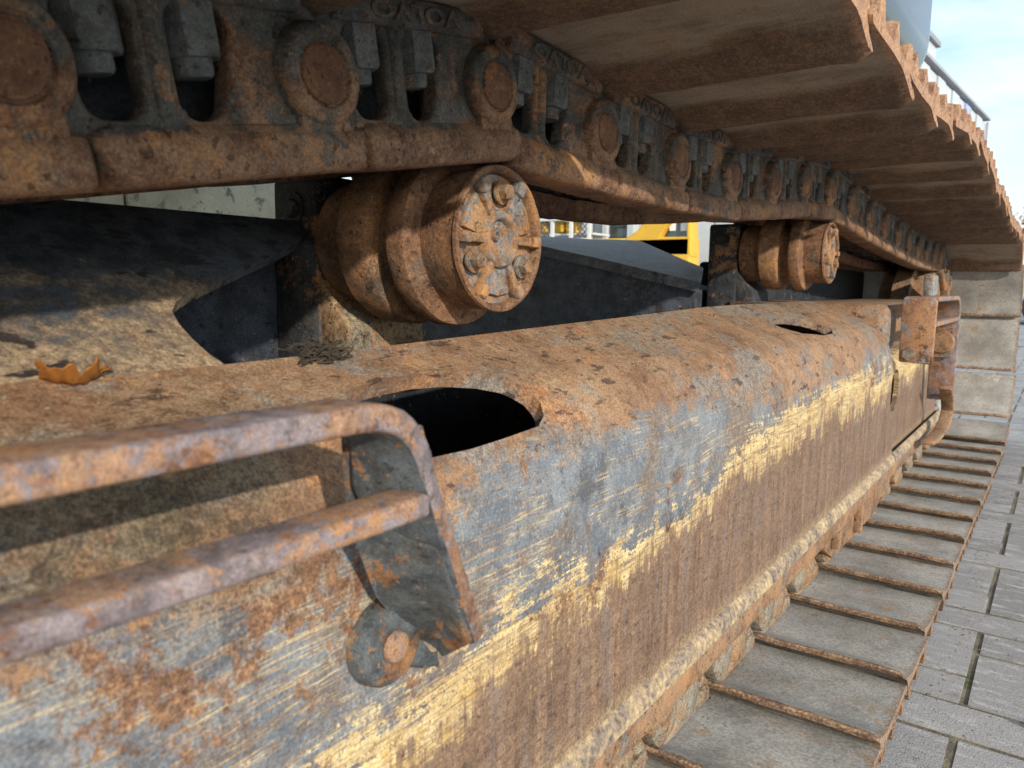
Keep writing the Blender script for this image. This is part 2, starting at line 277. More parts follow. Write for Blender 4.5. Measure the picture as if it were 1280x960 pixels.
def brick_mat():
    n = NT('paving_brick'); o = n.obj(); r = n.rnd(); a = n.noise(o, 9, 6, .65); b = n.noise(o, 60, 6, .7); c = n.noise(o, 330, 3, .7)
    cl = n.mix(r, (.225, .217, .215), (.335, .322, .318))
    cl = n.mix(n.ss(n.noise(n.map(o, scale=(1, 4, 1)), 14, 6, .7), .50, .66), cl, (.43, .42, .42))
    cl = n.mix(n.ss(a, .42, .30), cl, (.21, .19, .17))
    cl = n.mix(n.ss(c, .42, .30), cl, (.13, .13, .13)); cl = n.mix(n.math('MULTIPLY', n.ss(c, .60, .70), .6), cl, (.55, .54, .53))
    return n.done(cl, .85, n.math('ADD', n.math('MULTIPLY', b, .6), n.math('MULTIPLY', c, .7)), .0022, .9)
M['brick'] = brick_mat()
def joint_mat():
    n = NT('joint_sand'); o = n.obj(False); a = n.noise(o, 14, 6, .7); b = n.noise(o, 300, 3, .7)
    cl = n.mix(n.ss(a, .4, .62), (.12, .105, .08), (.22, .195, .14)); cl = n.mix(n.ss(n.noise(o, 5, 5, .7), .58, .68), cl, (.075, .085, .035))
    return n.done(n.mix(.5, cl, n.mix(b, (.3, .3, .3), (.7, .7, .7)), 'OVERLAY'), .95, b, .003, .8)
M['joint'] = joint_mat()

# ------------------------------------------------------------------ mesh helpers
def link(name, me, mat=None, parent=None, loc=(0, 0, 0), smooth=None):
    o = bpy.data.objects.new(name, me); col.objects.link(o)
    if mat is not None and not me.materials: me.materials.append(mat)
    if parent is not None: o.parent = parent
    o.location = loc
    if smooth is not None: shade(me, smooth)
    return o
def shade(me, ang):
    me.polygons.foreach_set('use_smooth', [True]*len(me.polygons))
    try: me.set_sharp_from_angle(angle=radians(ang))
    except Exception: pass
def mk(name, v, f):
    me = bpy.data.meshes.new(name); me.from_pydata([tuple(p) for p in v], [], f); me.update()
    bm = bmesh.new(); bm.from_mesh(me); bmesh.ops.recalc_face_normals(bm, faces=bm.faces); bm.to_mesh(me); bm.free(); return me
def merge(name, parts):
    bm = bmesh.new()
    for p in parts: bm.from_mesh(p)
    me = bpy.data.meshes.new(name); bm.to_mesh(me); bm.free(); return me
def bevelled(me, wd, seg=2, ang=35):
    bm = bmesh.new(); bm.from_mesh(me)
    es = [e for e in bm.edges if len(e.link_faces) == 2 and e.calc_face_angle(0) > radians(ang)]
    bmesh.ops.bevel(bm, geom=es, offset=wd, segments=seg, profile=.5, affect='EDGES', clamp_overlap=True)
    bm.to_mesh(me); bm.free(); return me
def box(x0, x1, y0, y1, z0, z1, bev=0, seg=2):
    v = [(x, y, z) for x in (x0, x1) for y in (y0, y1) for z in (z0, z1)]
    me = mk('box', v, [(0, 1, 3, 2), (4, 6, 7, 5), (0, 4, 5, 1), (2, 3, 7, 6), (0, 2, 6, 4), (1, 5, 7, 3)])
    return bevelled(me, bev, seg) if bev else me
def prism(poly, axis, a, b, bev=0, seg=2):
    """polygon in the two axes other than `axis` (cyclic order kept), extruded from a to b"""
    def P(p, t): return {'x': (t, p[0], p[1]), 'y': (p[0], t, p[1]), 'z': (p[0], p[1], t)}[axis]
    n = len(poly); v = [P(p, a) for p in poly]+[P(p, b) for p in poly]
    f = [tuple(range(n)), tuple(range(2*n-1, n-1, -1))]+[(i, (i+1) % n, n+(i+1) % n, n+i) for i in range(n)]
    me = mk('prism', v, f); return bevelled(me, bev, seg) if bev else me
def lathe(prof, seg=48, axis='x', c=(0, 0, 0), a0=0):
    """prof: (along axis, radius)"""
    v = []; f = []; n = len(prof)
    for i in range(seg):
        t = 2*pi*i/seg+a0
        for (h, r) in prof:
            p = {'x': (h, r*cos(t), r*sin(t)), 'z': (r*cos(t), r*sin(t), h), 'y': (r*sin(t), h, r*cos(t))}[axis]
            v.append((p[0]+c[0], p[1]+c[1], p[2]+c[2]))
    for i in range(seg):
        j = (i+1) % seg
        for k in range(n-1): f.append((i*n+k, i*n+k+1, j*n+k+1, j*n+k))
    me = bpy.data.meshes.new('lathe'); me.from_pydata(v, [], f)
    bm = bmesh.new(); bm.from_mesh(me); bmesh.ops.remove_doubles(bm, verts=bm.verts, dist=1e-6); bmesh.ops.dissolve_degenerate(bm, edges=bm.edges, dist=1e-7)
    bmesh.ops.recalc_face_normals(bm, faces=bm.faces); bm.to_mesh(me); bm.free(); return me
def tube(pts, r, seg=8, closed_ends=True):
    pts = [Vector(p) for p in pts]; v = []; f = []; nrm = None
    for i, p in enumerate(pts):
        t = (pts[min(i+1, len(pts)-1)]-pts[max(i-1, 0)]).normalized()
        if nrm is None: nrm = t.orthogonal().normalized()
        nrm = (nrm-t*nrm.dot(t)).normalized(); bn = t.cross(nrm); rr = r[i] if isinstance(r, (list, tuple)) else r
        for k in range(seg):
            a = 2*pi*k/seg; v.append(p+nrm*rr*cos(a)+bn*rr*sin(a))
    for i in range(len(pts)-1):
        for k in range(seg): f.append((i*seg+k, i*seg+(k+1) % seg, (i+1)*seg+(k+1) % seg, (i+1)*seg+k))
    f.append(tuple(range(seg))); f.append(tuple(range((len(pts)-1)*seg, len(pts)*seg)))
    return mk('tube', v, f)
def strap(path, widths, th):
    """flat bar: path = outer edge centre line, widths = vector towards the inner edge at each point"""
    path = [Vector(p) for p in path]; v = []; f = []
    for i, p in enumerate(path):
        t = (path[min(i+1, len(path)-1)]-path[max(i-1, 0)]).normalized(); wv = Vector(widths[i]); n_ = t.cross(wv).normalized()*th/2
        v += [p+n_, p-n_, p+wv-n_, p+wv+n_]
    for i in range(len(path)-1):
        for k in range(4): f.append((4*i+k, 4*i+(k+1) % 4, 4*i+4+(k+1) % 4, 4*i+4+k))
    f.append((0, 1, 2, 3)); e = 4*(len(path)-1); f.append((e, e+3, e+2, e+1))
    return mk('strap', v, f)
def plate2d(outer, holes, th, bev=.002, res=2):
    """rounded plate with holes from 2D loops (XY), thickness along Z centred"""
    cu = bpy.data.curves.new('pl', 'CURVE'); cu.dimensions = '2D'; cu.fill_mode = 'BOTH'
    cu.extrude = max(th/2-bev, 0.0); cu.bevel_depth = bev; cu.bevel_resolution = res; cu.offset = -bev
    for lp in [outer]+holes:
        s = cu.splines.new('POLY'); s.points.add(len(lp)-1); s.use_cyclic_u = True
        for q, p in zip(s.points, lp): q.co = (p[0], p[1], 0, 1)
    o = bpy.data.objects.new('tmp', cu); col.objects.link(o)
    dg = bpy.context.evaluated_depsgraph_get(); dg.update()
    me = bpy.data.meshes.new_from_object(o.evaluated_get(dg)); bpy.data.objects.remove(o); bpy.data.curves.remove(cu)
    me.materials.clear(); return me
def text_mesh(s, size, ext):
    cu = bpy.data.curves.new('tx', 'FONT'); cu.body = s; cu.size = size; cu.extrude = ext; cu.bevel_depth = ext*.5; cu.align_x = 'CENTER'; cu.align_y = 'CENTER'; cu.resolution_u = 4
    o = bpy.data.objects.new('tmp', cu); col.objects.link(o)
    dg = bpy.context.evaluated_depsgraph_get(); dg.update()
    me = bpy.data.meshes.new_from_object(o.evaluated_get(dg)); bpy.data.objects.remove(o); bpy.data.curves.remove(cu)
    me.materials.clear(); return me
def rrect(x0, x1, y0, y1, r, n=5):
    pts = []
    for cx, cy, a in ((x1-r, y1-r, 0), (x0+r, y1-r, 90), (x0+r, y0+r, 180), (x1-r, y0+r, 270)):
        for i in range(n+1): t = radians(a+90*i/n); pts.append((cx+r*cos(t), cy+r*sin(t)))
    return pts
def boolean(target, cutter):
    """difference on meshes, baked"""
    a = bpy.data.objects.new('ta', target); b = bpy.data.objects.new('tb', cutter); col.objects.link(a); col.objects.link(b)
    m = a.modifiers.new('b', 'BOOLEAN'); m.operation = 'DIFFERENCE'; m.object = b; m.solver = 'EXACT'
    dg = bpy.context.evaluated_depsgraph_get(); dg.update()
    me = bpy.data.meshes.new_from_object(a.evaluated_get(dg)); bpy.data.objects.remove(a); bpy.data.objects.remove(b); return me
def thing(name, label, cat, loc=(0, 0, 0), group=None):
    o = bpy.data.objects.new(name, None); col.objects.link(o); o.location = loc; o.empty_display_size = .1
    o['label'] = label; o['category'] = cat
    if group: o['group'] = group
    return o
def tag(o, label, cat, group=None):
    o['label'] = label; o['category'] = cat
    if group: o['group'] = group
    return o
def struct(o): o['kind'] = 'structure'; return o
def stuff(o): o['kind'] = 'stuff'; return o
def tf(me, mat): me.transform(mat); return me
def jitter(me, amp, sc_=20, seed=0):
    for v in me.vertices:
        p = v.co*sc_+Vector((seed*3.1, seed*1.7, seed*.9)); d = mnoise.noise_vector(p); v.co += d*amp
    return me

# ------------------------------------------------------------------ ground
gnd = struct(link('ground', mk('ground', [(-300, -60, -.012), (300, -60, -.012), (300, 900, -.012), (-300, 900, -.012)], [(0, 1, 2, 3)]), None))
def far_paving():
    n = NT('far_paving'); o = n.obj(False); a = n.noise(o, 3, 6, .65); b = n.noise(o, 90, 4, .7)
    cl = n.mix(n.ss(a, .35, .65), (.23, .23, .25), (.33, .325, .34)); return n.done(n.mix(.4, cl, n.mix(b, (.3, .3, .3), (.7, .7, .7)), 'OVERLAY'), .9, b, .003, .6)
gnd.data.materials.append(far_paving())
pave = struct(link('pavement', mk('pv', [(-4.0, -3, -.0028), (4.0, -3, -.0028), (4.0, 10, -.0028), (-4.0, 10, -.0028)], [(0, 1, 2, 3)]), M['joint']))
U = .1005
def brick_mesh(lx, ly, seed=0):
    g = .0020; me = box(-lx/2+g, lx/2-g, -ly/2+g, ly/2-g, -.055, 0); bm = bmesh.new(); bm.from_mesh(me)
    es = [e for e in bm.edges if all(v.co.z > -.01 for v in e.verts)]
    bmesh.ops.bevel(bm, geom=es, offset=.0035, segments=2, affect='EDGES'); bm.to_mesh(me); bm.free()
    shade(me, 50); return me
BH = [brick_mesh(2*U, U), brick_mesh(U, 2*U)]
for m_ in BH: m_.materials.append(M['brick'])
XC, YC = -.075, 1.157          # a crossing of the joint lines seen in the photograph
cells = []
for i in range(-38, 39):
    for j in range(-40, 86):
        dd = (i+j) % 4
        # column joint between cells -1 and 0 is crossed by the row that starts at YC
        if dd == 3: pass
        if (i+j+1) % 4 == 0: cells.append((0, XC+(i+1)*U, YC+(j+.5)*U))
        elif (i+j+1) % 4 == 2: cells.append((1, XC+(i+.5)*U, YC+(j+1)*U))
near_c, far_c = [], []
for c_ in cells:
    (near_c if (-.43 < c_[1] < .40 and .55 < c_[2] < 7.2) else far_c).append(c_)
near_c.sort(key=lambda c_: c_[2]); far_c += near_c[300:]; near_c = near_c[:300]
for k, x, y in near_c:
    o = link('brick', BH[k], None, pave, (x, y, random.uniform(-.0018, .0018)))
    o.rotation_euler = (random.uniform(-.006, .006), random.uniform(-.006, .006), random.uniform(-.006, .006))
v, f = [], []
for k, x, y in far_c:
    if not (-3.8 < x < 3.8 and -2.8 < y < 9.8): continue
    lx, ly = ((U, U/2), (U/2, U))[k]; g = .0020; z = random.uniform(-.0015, .0015); b0 = len(v)
    v += [(x-lx+g, y-ly+g, -.05), (x+lx-g, y-ly+g, -.05), (x+lx-g, y+ly-g, -.05), (x-lx+g, y+ly-g, -.05)]
    v += [(x-lx+g, y-ly+g, z-.004), (x+lx-g, y-ly+g, z-.004), (x+lx-g, y+ly-g, z-.004), (x-lx+g, y+ly-g, z-.004)]
    h = g+.0035; v += [(x-lx+h, y-ly+h, z), (x+lx-h, y-ly+h, z), (x+lx-h, y+ly-h, z), (x-lx+h, y+ly-h, z)]
    for q in range(4): f += [(b0+q, b0+(q+1) % 4, b0+4+(q+1) % 4, b0+4+q), (b0+4+q, b0+4+(q+1) % 4, b0+8+(q+1) % 4, b0+8+q)]
    f.append((b0+8, b0+9, b0+10, b0+11))
me = bpy.data.meshes.new('fb'); me.from_pydata(v, [], f); me.update()
stuff(link('brick_field', me, M['brick'], pave))

# ------------------------------------------------------------------ the excavator
EX = Vector((-.49, 1.4, 0))
ex = thing('excavator', 'rusty worn crawler excavator undercarriage with grey frame, steel tracks and rollers filling the view', 'excavator', EX)
OFF = Vector((0, 0, H))-EX                     # parts built in lens-relative metres
def part(name, me, mat, smooth=40, loc=None, parent=None):
    return link(name, me, mat, parent or ex, OFF if loc is None else Vector(loc)+OFF, smooth)

# --- side frame shell: profile in (x, z) from the bottom of the outer face up and over
def slope_z(x): return min(-.102+.43*(-.33-x), -.0335-.006*(x+.6))
def outer_profile(xin):
    pr = [(-.320, -.4180), (-.320, -.30), (-.320, -.215)]
    # rounded shoulder from the vertical face to the sloping roof plate
    c0, c1, c2 = Vector((-.320, -.205)), Vector((-.3195, -.098)), Vector((-.392, slope_z(-.392)))
    for i in range(1, 12):
        t = i/12; p = (1-t)**2*c0+2*t*(1-t)*c1+t*t*c2; pr.append((p.x, p.y))
    for i in range(0, 7):
        x = -.392+(xin+.392)*i/6; pr.append((x, slope_z(x)))
    return pr
def inx(y):
    tb = [(-9, -.440), (.29, -.440), (.44, -.446), (.58, -.453), (.73, -.461), (.95, -.471), (1.21, -.485), (1.40, -.489), (1.61, -.494), (1.65, -.60), (9, -.60)]
    for (a, p), (b, q) in zip(tb, tb[1:]):
        if a <= y <= b: return p+(q-p)*(y-a)/(b-a)
def sweep(profs, ys, flip=False):
    v = []; f = []; n = len(profs[0])
    for pr, y in zip(profs, ys): v += [(p[0], y, p[1]) for p in pr]
    for i in range(len(ys)-1):
        for k in range(n-1): f.append((i*n+k, i*n+k+1, (i+1)*n+k+1, (i+1)*n+k))
    return mk('sweep', v, f)
def solid(me, th, inward):
    """give a sheet thickness on the side pointed to by inward (a point)"""
    bm = bmesh.new(); bm.from_mesh(me); bm.normal_update()
    c = Vector(inward); s = sum((c-fc.calc_center_median()).dot(fc.normal)*fc.calc_area() for fc in bm.faces)
    if s > 0: bmesh.ops.reverse_faces(bm, faces=bm.faces)
    bm.normal_update(); off = {vv: vv.normal.copy() for vv in bm.verts}; vl = list(bm.verts); bnd = [e for e in bm.edges if len(e.link_faces) == 1]; fl = list(bm.faces)
    nv = {vv: bm.verts.new(vv.co-off[vv]*th) for vv in vl}
    for fc in fl: bm.faces.new([nv[vv] for vv in reversed(fc.verts)])
    for e in bnd:
        lp = e.link_loops[0]; a, b = lp.vert, lp.link_loop_next.vert; bm.faces.new([b, a, nv[a], nv[b]])
    bmesh.ops.recalc_face_normals(bm, faces=bm.faces); bm.to_mesh(me); bm.free(); return me
ys = [-.6, -.3, 0, .15, .25, .29]+[.34+.06*i for i in range(18)]+[1.42, 1.46, 1.5, 1.57, 1.61, 1.63, 1.65, 1.7, 1.8, 1.9, 1.98, 2.03, 2.055, 2.07]
profs = []
for y in ys:
    pr = outer_profile(inx(y))
    if y > 1.95:      # the pressed shoulder rounds off at its far end
        t = min(1, (y-1.95)/.12); pr = [(p[0]-(.018*t*t if p[1] > -.40 else 0), p[1]-(.020*t*t if p[1] > -.2 else 0)) for p in pr]
    profs.append(pr)
shell = solid(sweep(profs, ys), .014, (-.5, .8, -.3))
hole1 = [(.353, -.393), (.366, -.398), (.398, -.402), (.435, -.404), (.469, -.401), (.501, -.392), (.520, -.379), (.531, -.362), (.532, -.350), (.526, -.340), (.512, -.334), (.463, -.332), (.422, -.331), (.376, -.332), (.357, -.338), (.345, -.352), (.343, -.378)]
hole2 = [(1.365, -.434), (1.38, -.437), (1.499, -.431), (1.56, -.418), (1.592, -.396), (1.595, -.372), (1.57, -.363), (1.50, -.363), (1.40, -.376), (1.362, -.402), (1.355, -.42)]
for hl in (hole1, hole2):
    n_ = Vector((.395, 0, .918)); n = len(hl)
    base = [Vector((x, y, slope_z(x))) for y, x in hl]
    vv = [p-n_*.06 for p in base]+[p+n_*.05 for p in base]
    ct = mk('cut', vv, [tuple(range(n)), tuple(range(2*n-1, n-1, -1))]+[(i, (i+1) % n, n+(i+1) % n, n+i) for i in range(n)])
    shell = boolean(shell, ct)
shell.materials.clear()
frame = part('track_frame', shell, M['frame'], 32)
def sub(name, me, mat, smooth=40, loc=(0, 0, 0), parent=None):   # sub-part of the frame (same lens-relative metres)
    return link(name, me, mat, parent or frame, loc, smooth)
# raised rim strip round the big opening
# roof plate that climbs behind the crease, cut back in a curve round the roller bracket
def roof_mat():
    n = NT('roof_plate_slate_tan'); o = n.obj(False); z = n.xyz(o)[2]
    a = n.noise(o, 7, 9, .76); b = n.noise(o, 30, 9, .76); c = n.noise(o, 150, 5, .74); d = n.noise(o, 520, 3, .6)
    pt = n.mix(n.ss(b, .4, .6), (.022, .026, .032), (.065, .072, .082))
    ds = n.mix(n.ss(c, .36, .62), (.15, .105, .07), (.34, .25, .155)); ds = n.mix(n.ss(b, .53, .60), ds, (.30, .155, .06))
    k = n.ss(n.math('ADD', z, n.math('ADD', n.math('MULTIPLY', n.math('SUBTRACT', a, .5), .22), n.math('MULTIPLY', n.math('SUBTRACT', b, .5), .12))), .002, -.046)  # dark slate above, turning tan towards the crease
    cl = n.mix(k, pt, ds); spk = n.ss(n.noise(n.map(o, scale=(1, .4, 1)), 70, 4, .6), .41, .36); cl = n.mix(spk, cl, (.03, .022, .02))
    cl = n.mix(.55, cl, n.mix(n.ss(d, .32, .68), (.24, .24, .24), (.76, .76, .76)), 'OVERLAY')
    return n.done(cl, .8, n.math('ADD', b, n.math('MULTIPLY', c, .6)), .0014, .9)
ends = [(-.440, .2935), (-.452, .289), (-.466, .287), (-.480, .287), (-.493, .290), (-.503, .299), (-.513, .316), (-.530, .352), (-.548, .392), (-.564, .428), (-.585, .47), (-.604, .50), (-.622, .515)]
v, f = [], []
yy = [-.6, -.35, -.1, .05, .15, .22]
for x, ye in ends:
    z = slope_z(-.440)+(-.440-x)*.62
    for y in yy: v.append((x, y, z))
    v.append((x, ye-.02, z)); v.append((x, ye, z))
n = len(yy)+2
for i in range(len(ends)-1):
    for k in range(n-1): f.append((i*n+k, i*n+k+1, (i+1)*n+k+1, (i+1)*n+k))
roof = solid(mk('roof', v, f), .010, (-.55, .1, -.4))
sub('roof_plate', roof, roof_mat(), 30)
# bottom plate, weld, inner walls
sub('bottom_flange', bevelled(box(-.70, -.3115, -.6, 3.06, -.4575, -.4265), .004), M['guard'])
def weld_strip(y0, y1, x0, z0, w_, step=.0035):
    v, f = [], []; N = int((y1-y0)/step); K = 6
    for i in range(N+1):
        y = y0+i*step; ph = (i*step+.004*mnoise.noise(Vector((9, i*step*25, 2))))/.0115; rp_ = abs((ph % 1)-.5)*2; amp = .0040+.0042*(1-rp_*rp_)+.0022*mnoise.noise(Vector((0, y*14, 3)))
        lat = .0025*mnoise.noise(Vector((5, y*9, 1)))
        for k in range(K):
            t = k/(K-1); a = t*pi
            dy = -.005*sin(a)                                    # crescents of the weld pool
            wx = (1-cos(a))/2
            px = x0-.0015+(.0115)*t+amp*sin(a)*.42; pz = z0+.0210*(1-t)-.0095+amp*sin(a)*.42+lat*sin(a)
            v.append((px, y+dy, pz))
    for i in range(N):
        for k in range(K-1): f.append((i*K+k, i*K+k+1, (i+1)*K+k+1, (i+1)*K+k))
    return mk('weld', v, f)
sub('weld_bead', weld_strip(-.3, 3.0, -.3205, -.4175, .02), M['weld'], 60)
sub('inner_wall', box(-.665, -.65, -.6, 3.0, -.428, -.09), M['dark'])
sub('inner_panel', bevelled(box(-.668, -.6585, .12, .615, -.09, .030), .002), M['blue'])
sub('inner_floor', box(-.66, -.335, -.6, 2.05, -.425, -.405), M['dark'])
# far section of the frame, set back behind a slot
pr2 = [(-.336, -.4180), (-.336, -.30), (-.336, -.205), (-.339, -.188), (-.350, -.176), (-.37, -.17), (-.42, -.165), (-.60, -.16)]
sh2 = solid(sweep([pr2]*6, [2.055, 2.2, 2.4, 2.6, 2.8, 3.03]), .011, (-.5, 2.5, -.35))
slot = [(2.072, -.255), (2.082, -.225), (2.105, -.207), (2.14, -.203), (2.165, -.215), (2.178, -.25), (2.168, -.285), (2.14, -.31), (2.10, -.308), (2.08, -.29)]
sh2 = boolean(sh2, prism(slot, 'x', -.40, -.30)); sh2.materials.clear()
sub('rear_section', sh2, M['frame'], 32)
sub('end_post', bevelled(box(-.342, -.318, 2.93, 3.04, -.4262, -.10), .006), rusty('pale_paint', paint=(.34, .36, .36), pamt=.8, damt=.4, dust=(.4, .33, .2)))
sub('weld_bead', weld_strip(-.40, -.14, 0, 0, .02), M['weld'], 60).matrix_local = Matrix.Translation((-.322, 3.045, 0)) @ Matrix(((1, 0, 0), (0, 0, 1), (0, 1, 0))).to_4x4()
# dark plates deeper inside, seen past the ridge
sub('chassis_gusset', bevelled(box(-.70, -.675, .50, 1.45, -.40, -.10), .003), M['blue'])
# hanging chain guard under the flange
g = [(1.50, -.4585), (1.50, -.503), (1.56, -.532), (1.95, -.540), (2.10, -.500), (2.14, -.4585)]
sub('chain_guard', bevelled(prism(g, 'x', -.348, -.334), .003), M['guard'])
sub('guard_rib', bevelled(box(-.334, -.318, 1.735, 1.75, -.525, -.4588), .003), M['guard'])
sub('guard_rib', bevelled(box(-.334, -.318, 1.535, 1.55, -.505, -.4588), .003), M['guard'])
# lower track rollers: dark drums over the lower chain
for y in (.25, .62, .99, 1.36, 2.28, 2.62):
    sub('lower_roller', lathe([(-.13, 0), (-.13, .06), (-.115, .074), (-.06, .074), (-.05, .05), (.05, .05), (.06, .074), (.115, .074), (.13, .06), (.13, 0)], 28), M['roller'], 40, (-.49, y, -.382))

# --- chassis leg of the lower carriage behind
NR, NL = Vector((-.635, 1.57, .006)), Vector((-1.0, 1.511, .085)); FR, FM, FL = Vector((-.74, 1.84, .043)), Vector((-.95, 1.906, .117)), Vector((-1.2, 1.836, .130))
NM = (NR+NL)/2; NL2 = NL+(NL-NR)*1.2; FL2 = FL+(FL-FM)*1.6; FL2.z = .19
v = [NR, NM, NL, NL2, FR, FM, FL, FL2]
topp = solid(mk('leg', v, [(0, 1, 5, 4), (1, 2, 6, 5), (2, 3, 7, 6)]), .022, (-.9, 1.7, -.5))
bm = bmesh.new(); bm.from_mesh(topp); bmesh.ops.subdivide_edges(bm, edges=bm.edges[:], cuts=3, use_grid_fill=True); bm.to_mesh(topp); bm.free()
leg = part('chassis_leg', jitter(topp, .003, 8), M['legtop'], 30)
def slab(a, b, zt, zb, d):
    a, b, d = Vector(a), Vector(b), Vector(d); v = [a+Vector((0, 0, zt)), b+Vector((0, 0, zt)), b+Vector((0, 0, zb)), a+Vector((0, 0, zb))]; v += [p+d for p in v]
    return mk('slab', v, [(0, 1, 2, 3), (7, 6, 5, 4), (0, 4, 5, 1), (1, 5, 6, 2), (2, 6, 7, 3), (3, 7, 4, 0)])
a_ = NR.lerp(NL, .07)+Vector((-.005, .022, -.022)); b_ = NL2+Vector((0, .02, -.022))
link('leg_wall', slab(a_, b_, 0, -.42, (-.02, .25, 0)), M['blue'], leg, (0, 0, 0))
link('leg_wall', slab(NR+Vector((-.03, .12, -.02)), NR+Vector((-.25, .2, -.02)), 0, -.40, (0, .2, 0)), M['dark'], leg, (0, 0, 0))

# --- carrier rollers with their brackets
def roller(axy, y, z, first):
    ctr = (-.41, y, z); r0 = .062
    prof = [(-.012, .0562), (-.0025, .0572), (.0, .0585), (.0012, .0605), (.0, .0632), (-.003, .0640), (-.005, .0622), (-.030, r0), (-.041, .0612), (-.0435, .0635), (-.0445, .0730), (-.0470, .0768), (-.0500, .0778), (-.0640, .0778), (-.0675, .0762), (-.0695, .0710), (-.0705, .0600), (-.074, .0575), (-.086, .0575), (-.0895, .0600), (-.091, .0700), (-.0935, .0755), (-.098, .0775), (-.118, .0775), (-.128, .0768), (-.132, .0735), (-.1335, .066), (-.136, .0612), (-.165, r0), (-.176, .060), (-.178, .045), (-.200, .043), (-.200, .0)]
    r = link('carrier_roller', jitter(lathe(prof, 96), .0005, 60, y), M['roller'], ex, Vector(ctr)+OFF, 35)
    # end cap: recessed disc with hub ring and six radial ribs
    cap = [lathe([(-.0085, .0565), (-.0080, .040), (-.0080, .0), (-.014, 0), (-.014, .0565)], 48)]
    hub = lathe([(-.009, .0262), (.0000, .0250), (.0022, .0228), (.0022, .0200), (.0005, .0180), (-.0045, .0165), (-.0045, .0), (-.01, 0)], 40)
    cap.append(hub); cap.append(lathe([(-.004, .0052), (-.0008, .0045), (-.0008, .003), (-.0035, .0022), (-.0035, 0)], 16, c=(0, -.005, .003)))
    for k in range(6):
        a = radians(0+60*k); L0, L1, wd = .019, .0575, .0042
        rb = bevelled(box(-.0105, .0005, L0, L1-.002, -wd, wd), .0022); rb2 = bevelled(box(-.0095, .0040, L1-.012, L1+.001, -wd*1.25, wd*1.25), .0025)
        for q in (rb, rb2): tf(q, Matrix.Rotation(a, 4, 'X')); cap.append(q)
    # cast webs that fill two of the bays
    for a0 in (30, 150, 270):
        pts = [(.024*cos(radians(a0+t)), .024*sin(radians(a0+t))) for t in (-24, 0, 24)]+[(.050*cos(radians(a0+t)), .050*sin(radians(a0+t))) for t in (20, 0, -20)]
        cap.append(bevelled(prism(pts, 'x', -.0085, -.0032), .0015))
    link('end_cap', jitter(merge('cap', cap), .0004, 120, y), M['cap'], r, (0, 0, 0), 40)
    for a in (86, 208, 326):
        bx = lathe([(-.004, .0), (-.004, .0098), (-.0022, .0098), (-.0022, .0072), (.0050, .0070), (.0062, .0058), (.0062, 0)], 6)
        wsh = lathe([(-.005, .0), (-.005, .0105), (-.0028, .0105), (-.0028, 0)], 20)
        link('cap_bolt', merge('cb', [bx, wsh]), M['bolt'], r, (.001, .041*cos(radians(a)), .041*sin(radians(a))), 30)
    return r
roller(0, .553, .038, True); roller(0, 1.71, .070, False)
def bracket(y, zc, z0):
    post = [(y-.053, z0-.02), (y-.053, zc+.058), (y-.046, zc+.064), (y+.03, zc+.062), (y+.045, zc+.03), (y+.045, zc-.03), (y+.024, zc-.06), (y+.028, zc-.085), (y+.06, z0-.02)]
    b = part('roller_bracket', bevelled(prism(post, 'x', -.657, -.592), .003), M['bracket'], 40)
    gus = [(-.594, z0-.02), (-.594, zc-.035), (-.575, zc-.060), (-.555, zc-.080), (-.548, z0-.02)]
    link('gusset', bevelled(prism(gus, 'y', y-.050, y+.055), .003), rusty('gusset_dusty', paint=(.10, .10, .10), pamt=.35, damt=.75, dust=(.36, .29, .17), orange=.6) if y < 1 else M['bracket'], b, (0, 0, 0), 40)
    link('clamp_bolt', lathe([(0, 0), (0, .0155), (-.003, .0155), (-.003, .0095), (-.009, .0085), (-.009, 0)], 20, 'y'), M['bracket'], b, (-.625, y-.053, zc+.032), 30)
    link('axle', lathe([(-.60, .026), (-.55, .026)], 24), M['bracket'], b, (0, y, zc), 40)
bracket(.553, .038, -.065); bracket(1.71, .070, -.045)

# --- idler wheel at the far end
YI, ZI, RI = 3.275, -.1875, .258
idl = part('idler_wheel', lathe([(.085, 0), (.085, .06), (.05, .075), (.045, .20), (.075, .215), (.078, .245), (.030, .252), (.028, .285), (-.028, .285), (-.030, .252), (-.078, .245), (-.075, .215), (-.045, .2), (-.05, .07), (-.085, .06), (-.085, 0)], 64), M['guard'], 40, (-.49, YI, ZI))
part('idler_yoke', bevelled(box(-.40, -.372, 2.93, 3.06, -.12, .045), .006), rusty('yoke', paint=(.22, .23, .23), pamt=.7, damt=.4), 40)
part('recoil_housing', bevelled(box(-.62, -.345, 2.05, 3.0, -.16, -.040), .03, 3), M['frame'], 40)
part('idler_guard', bevelled(box(-.80, -.66, 1.95, 3.3, -.16, .062), .01), M['dark'], 40)

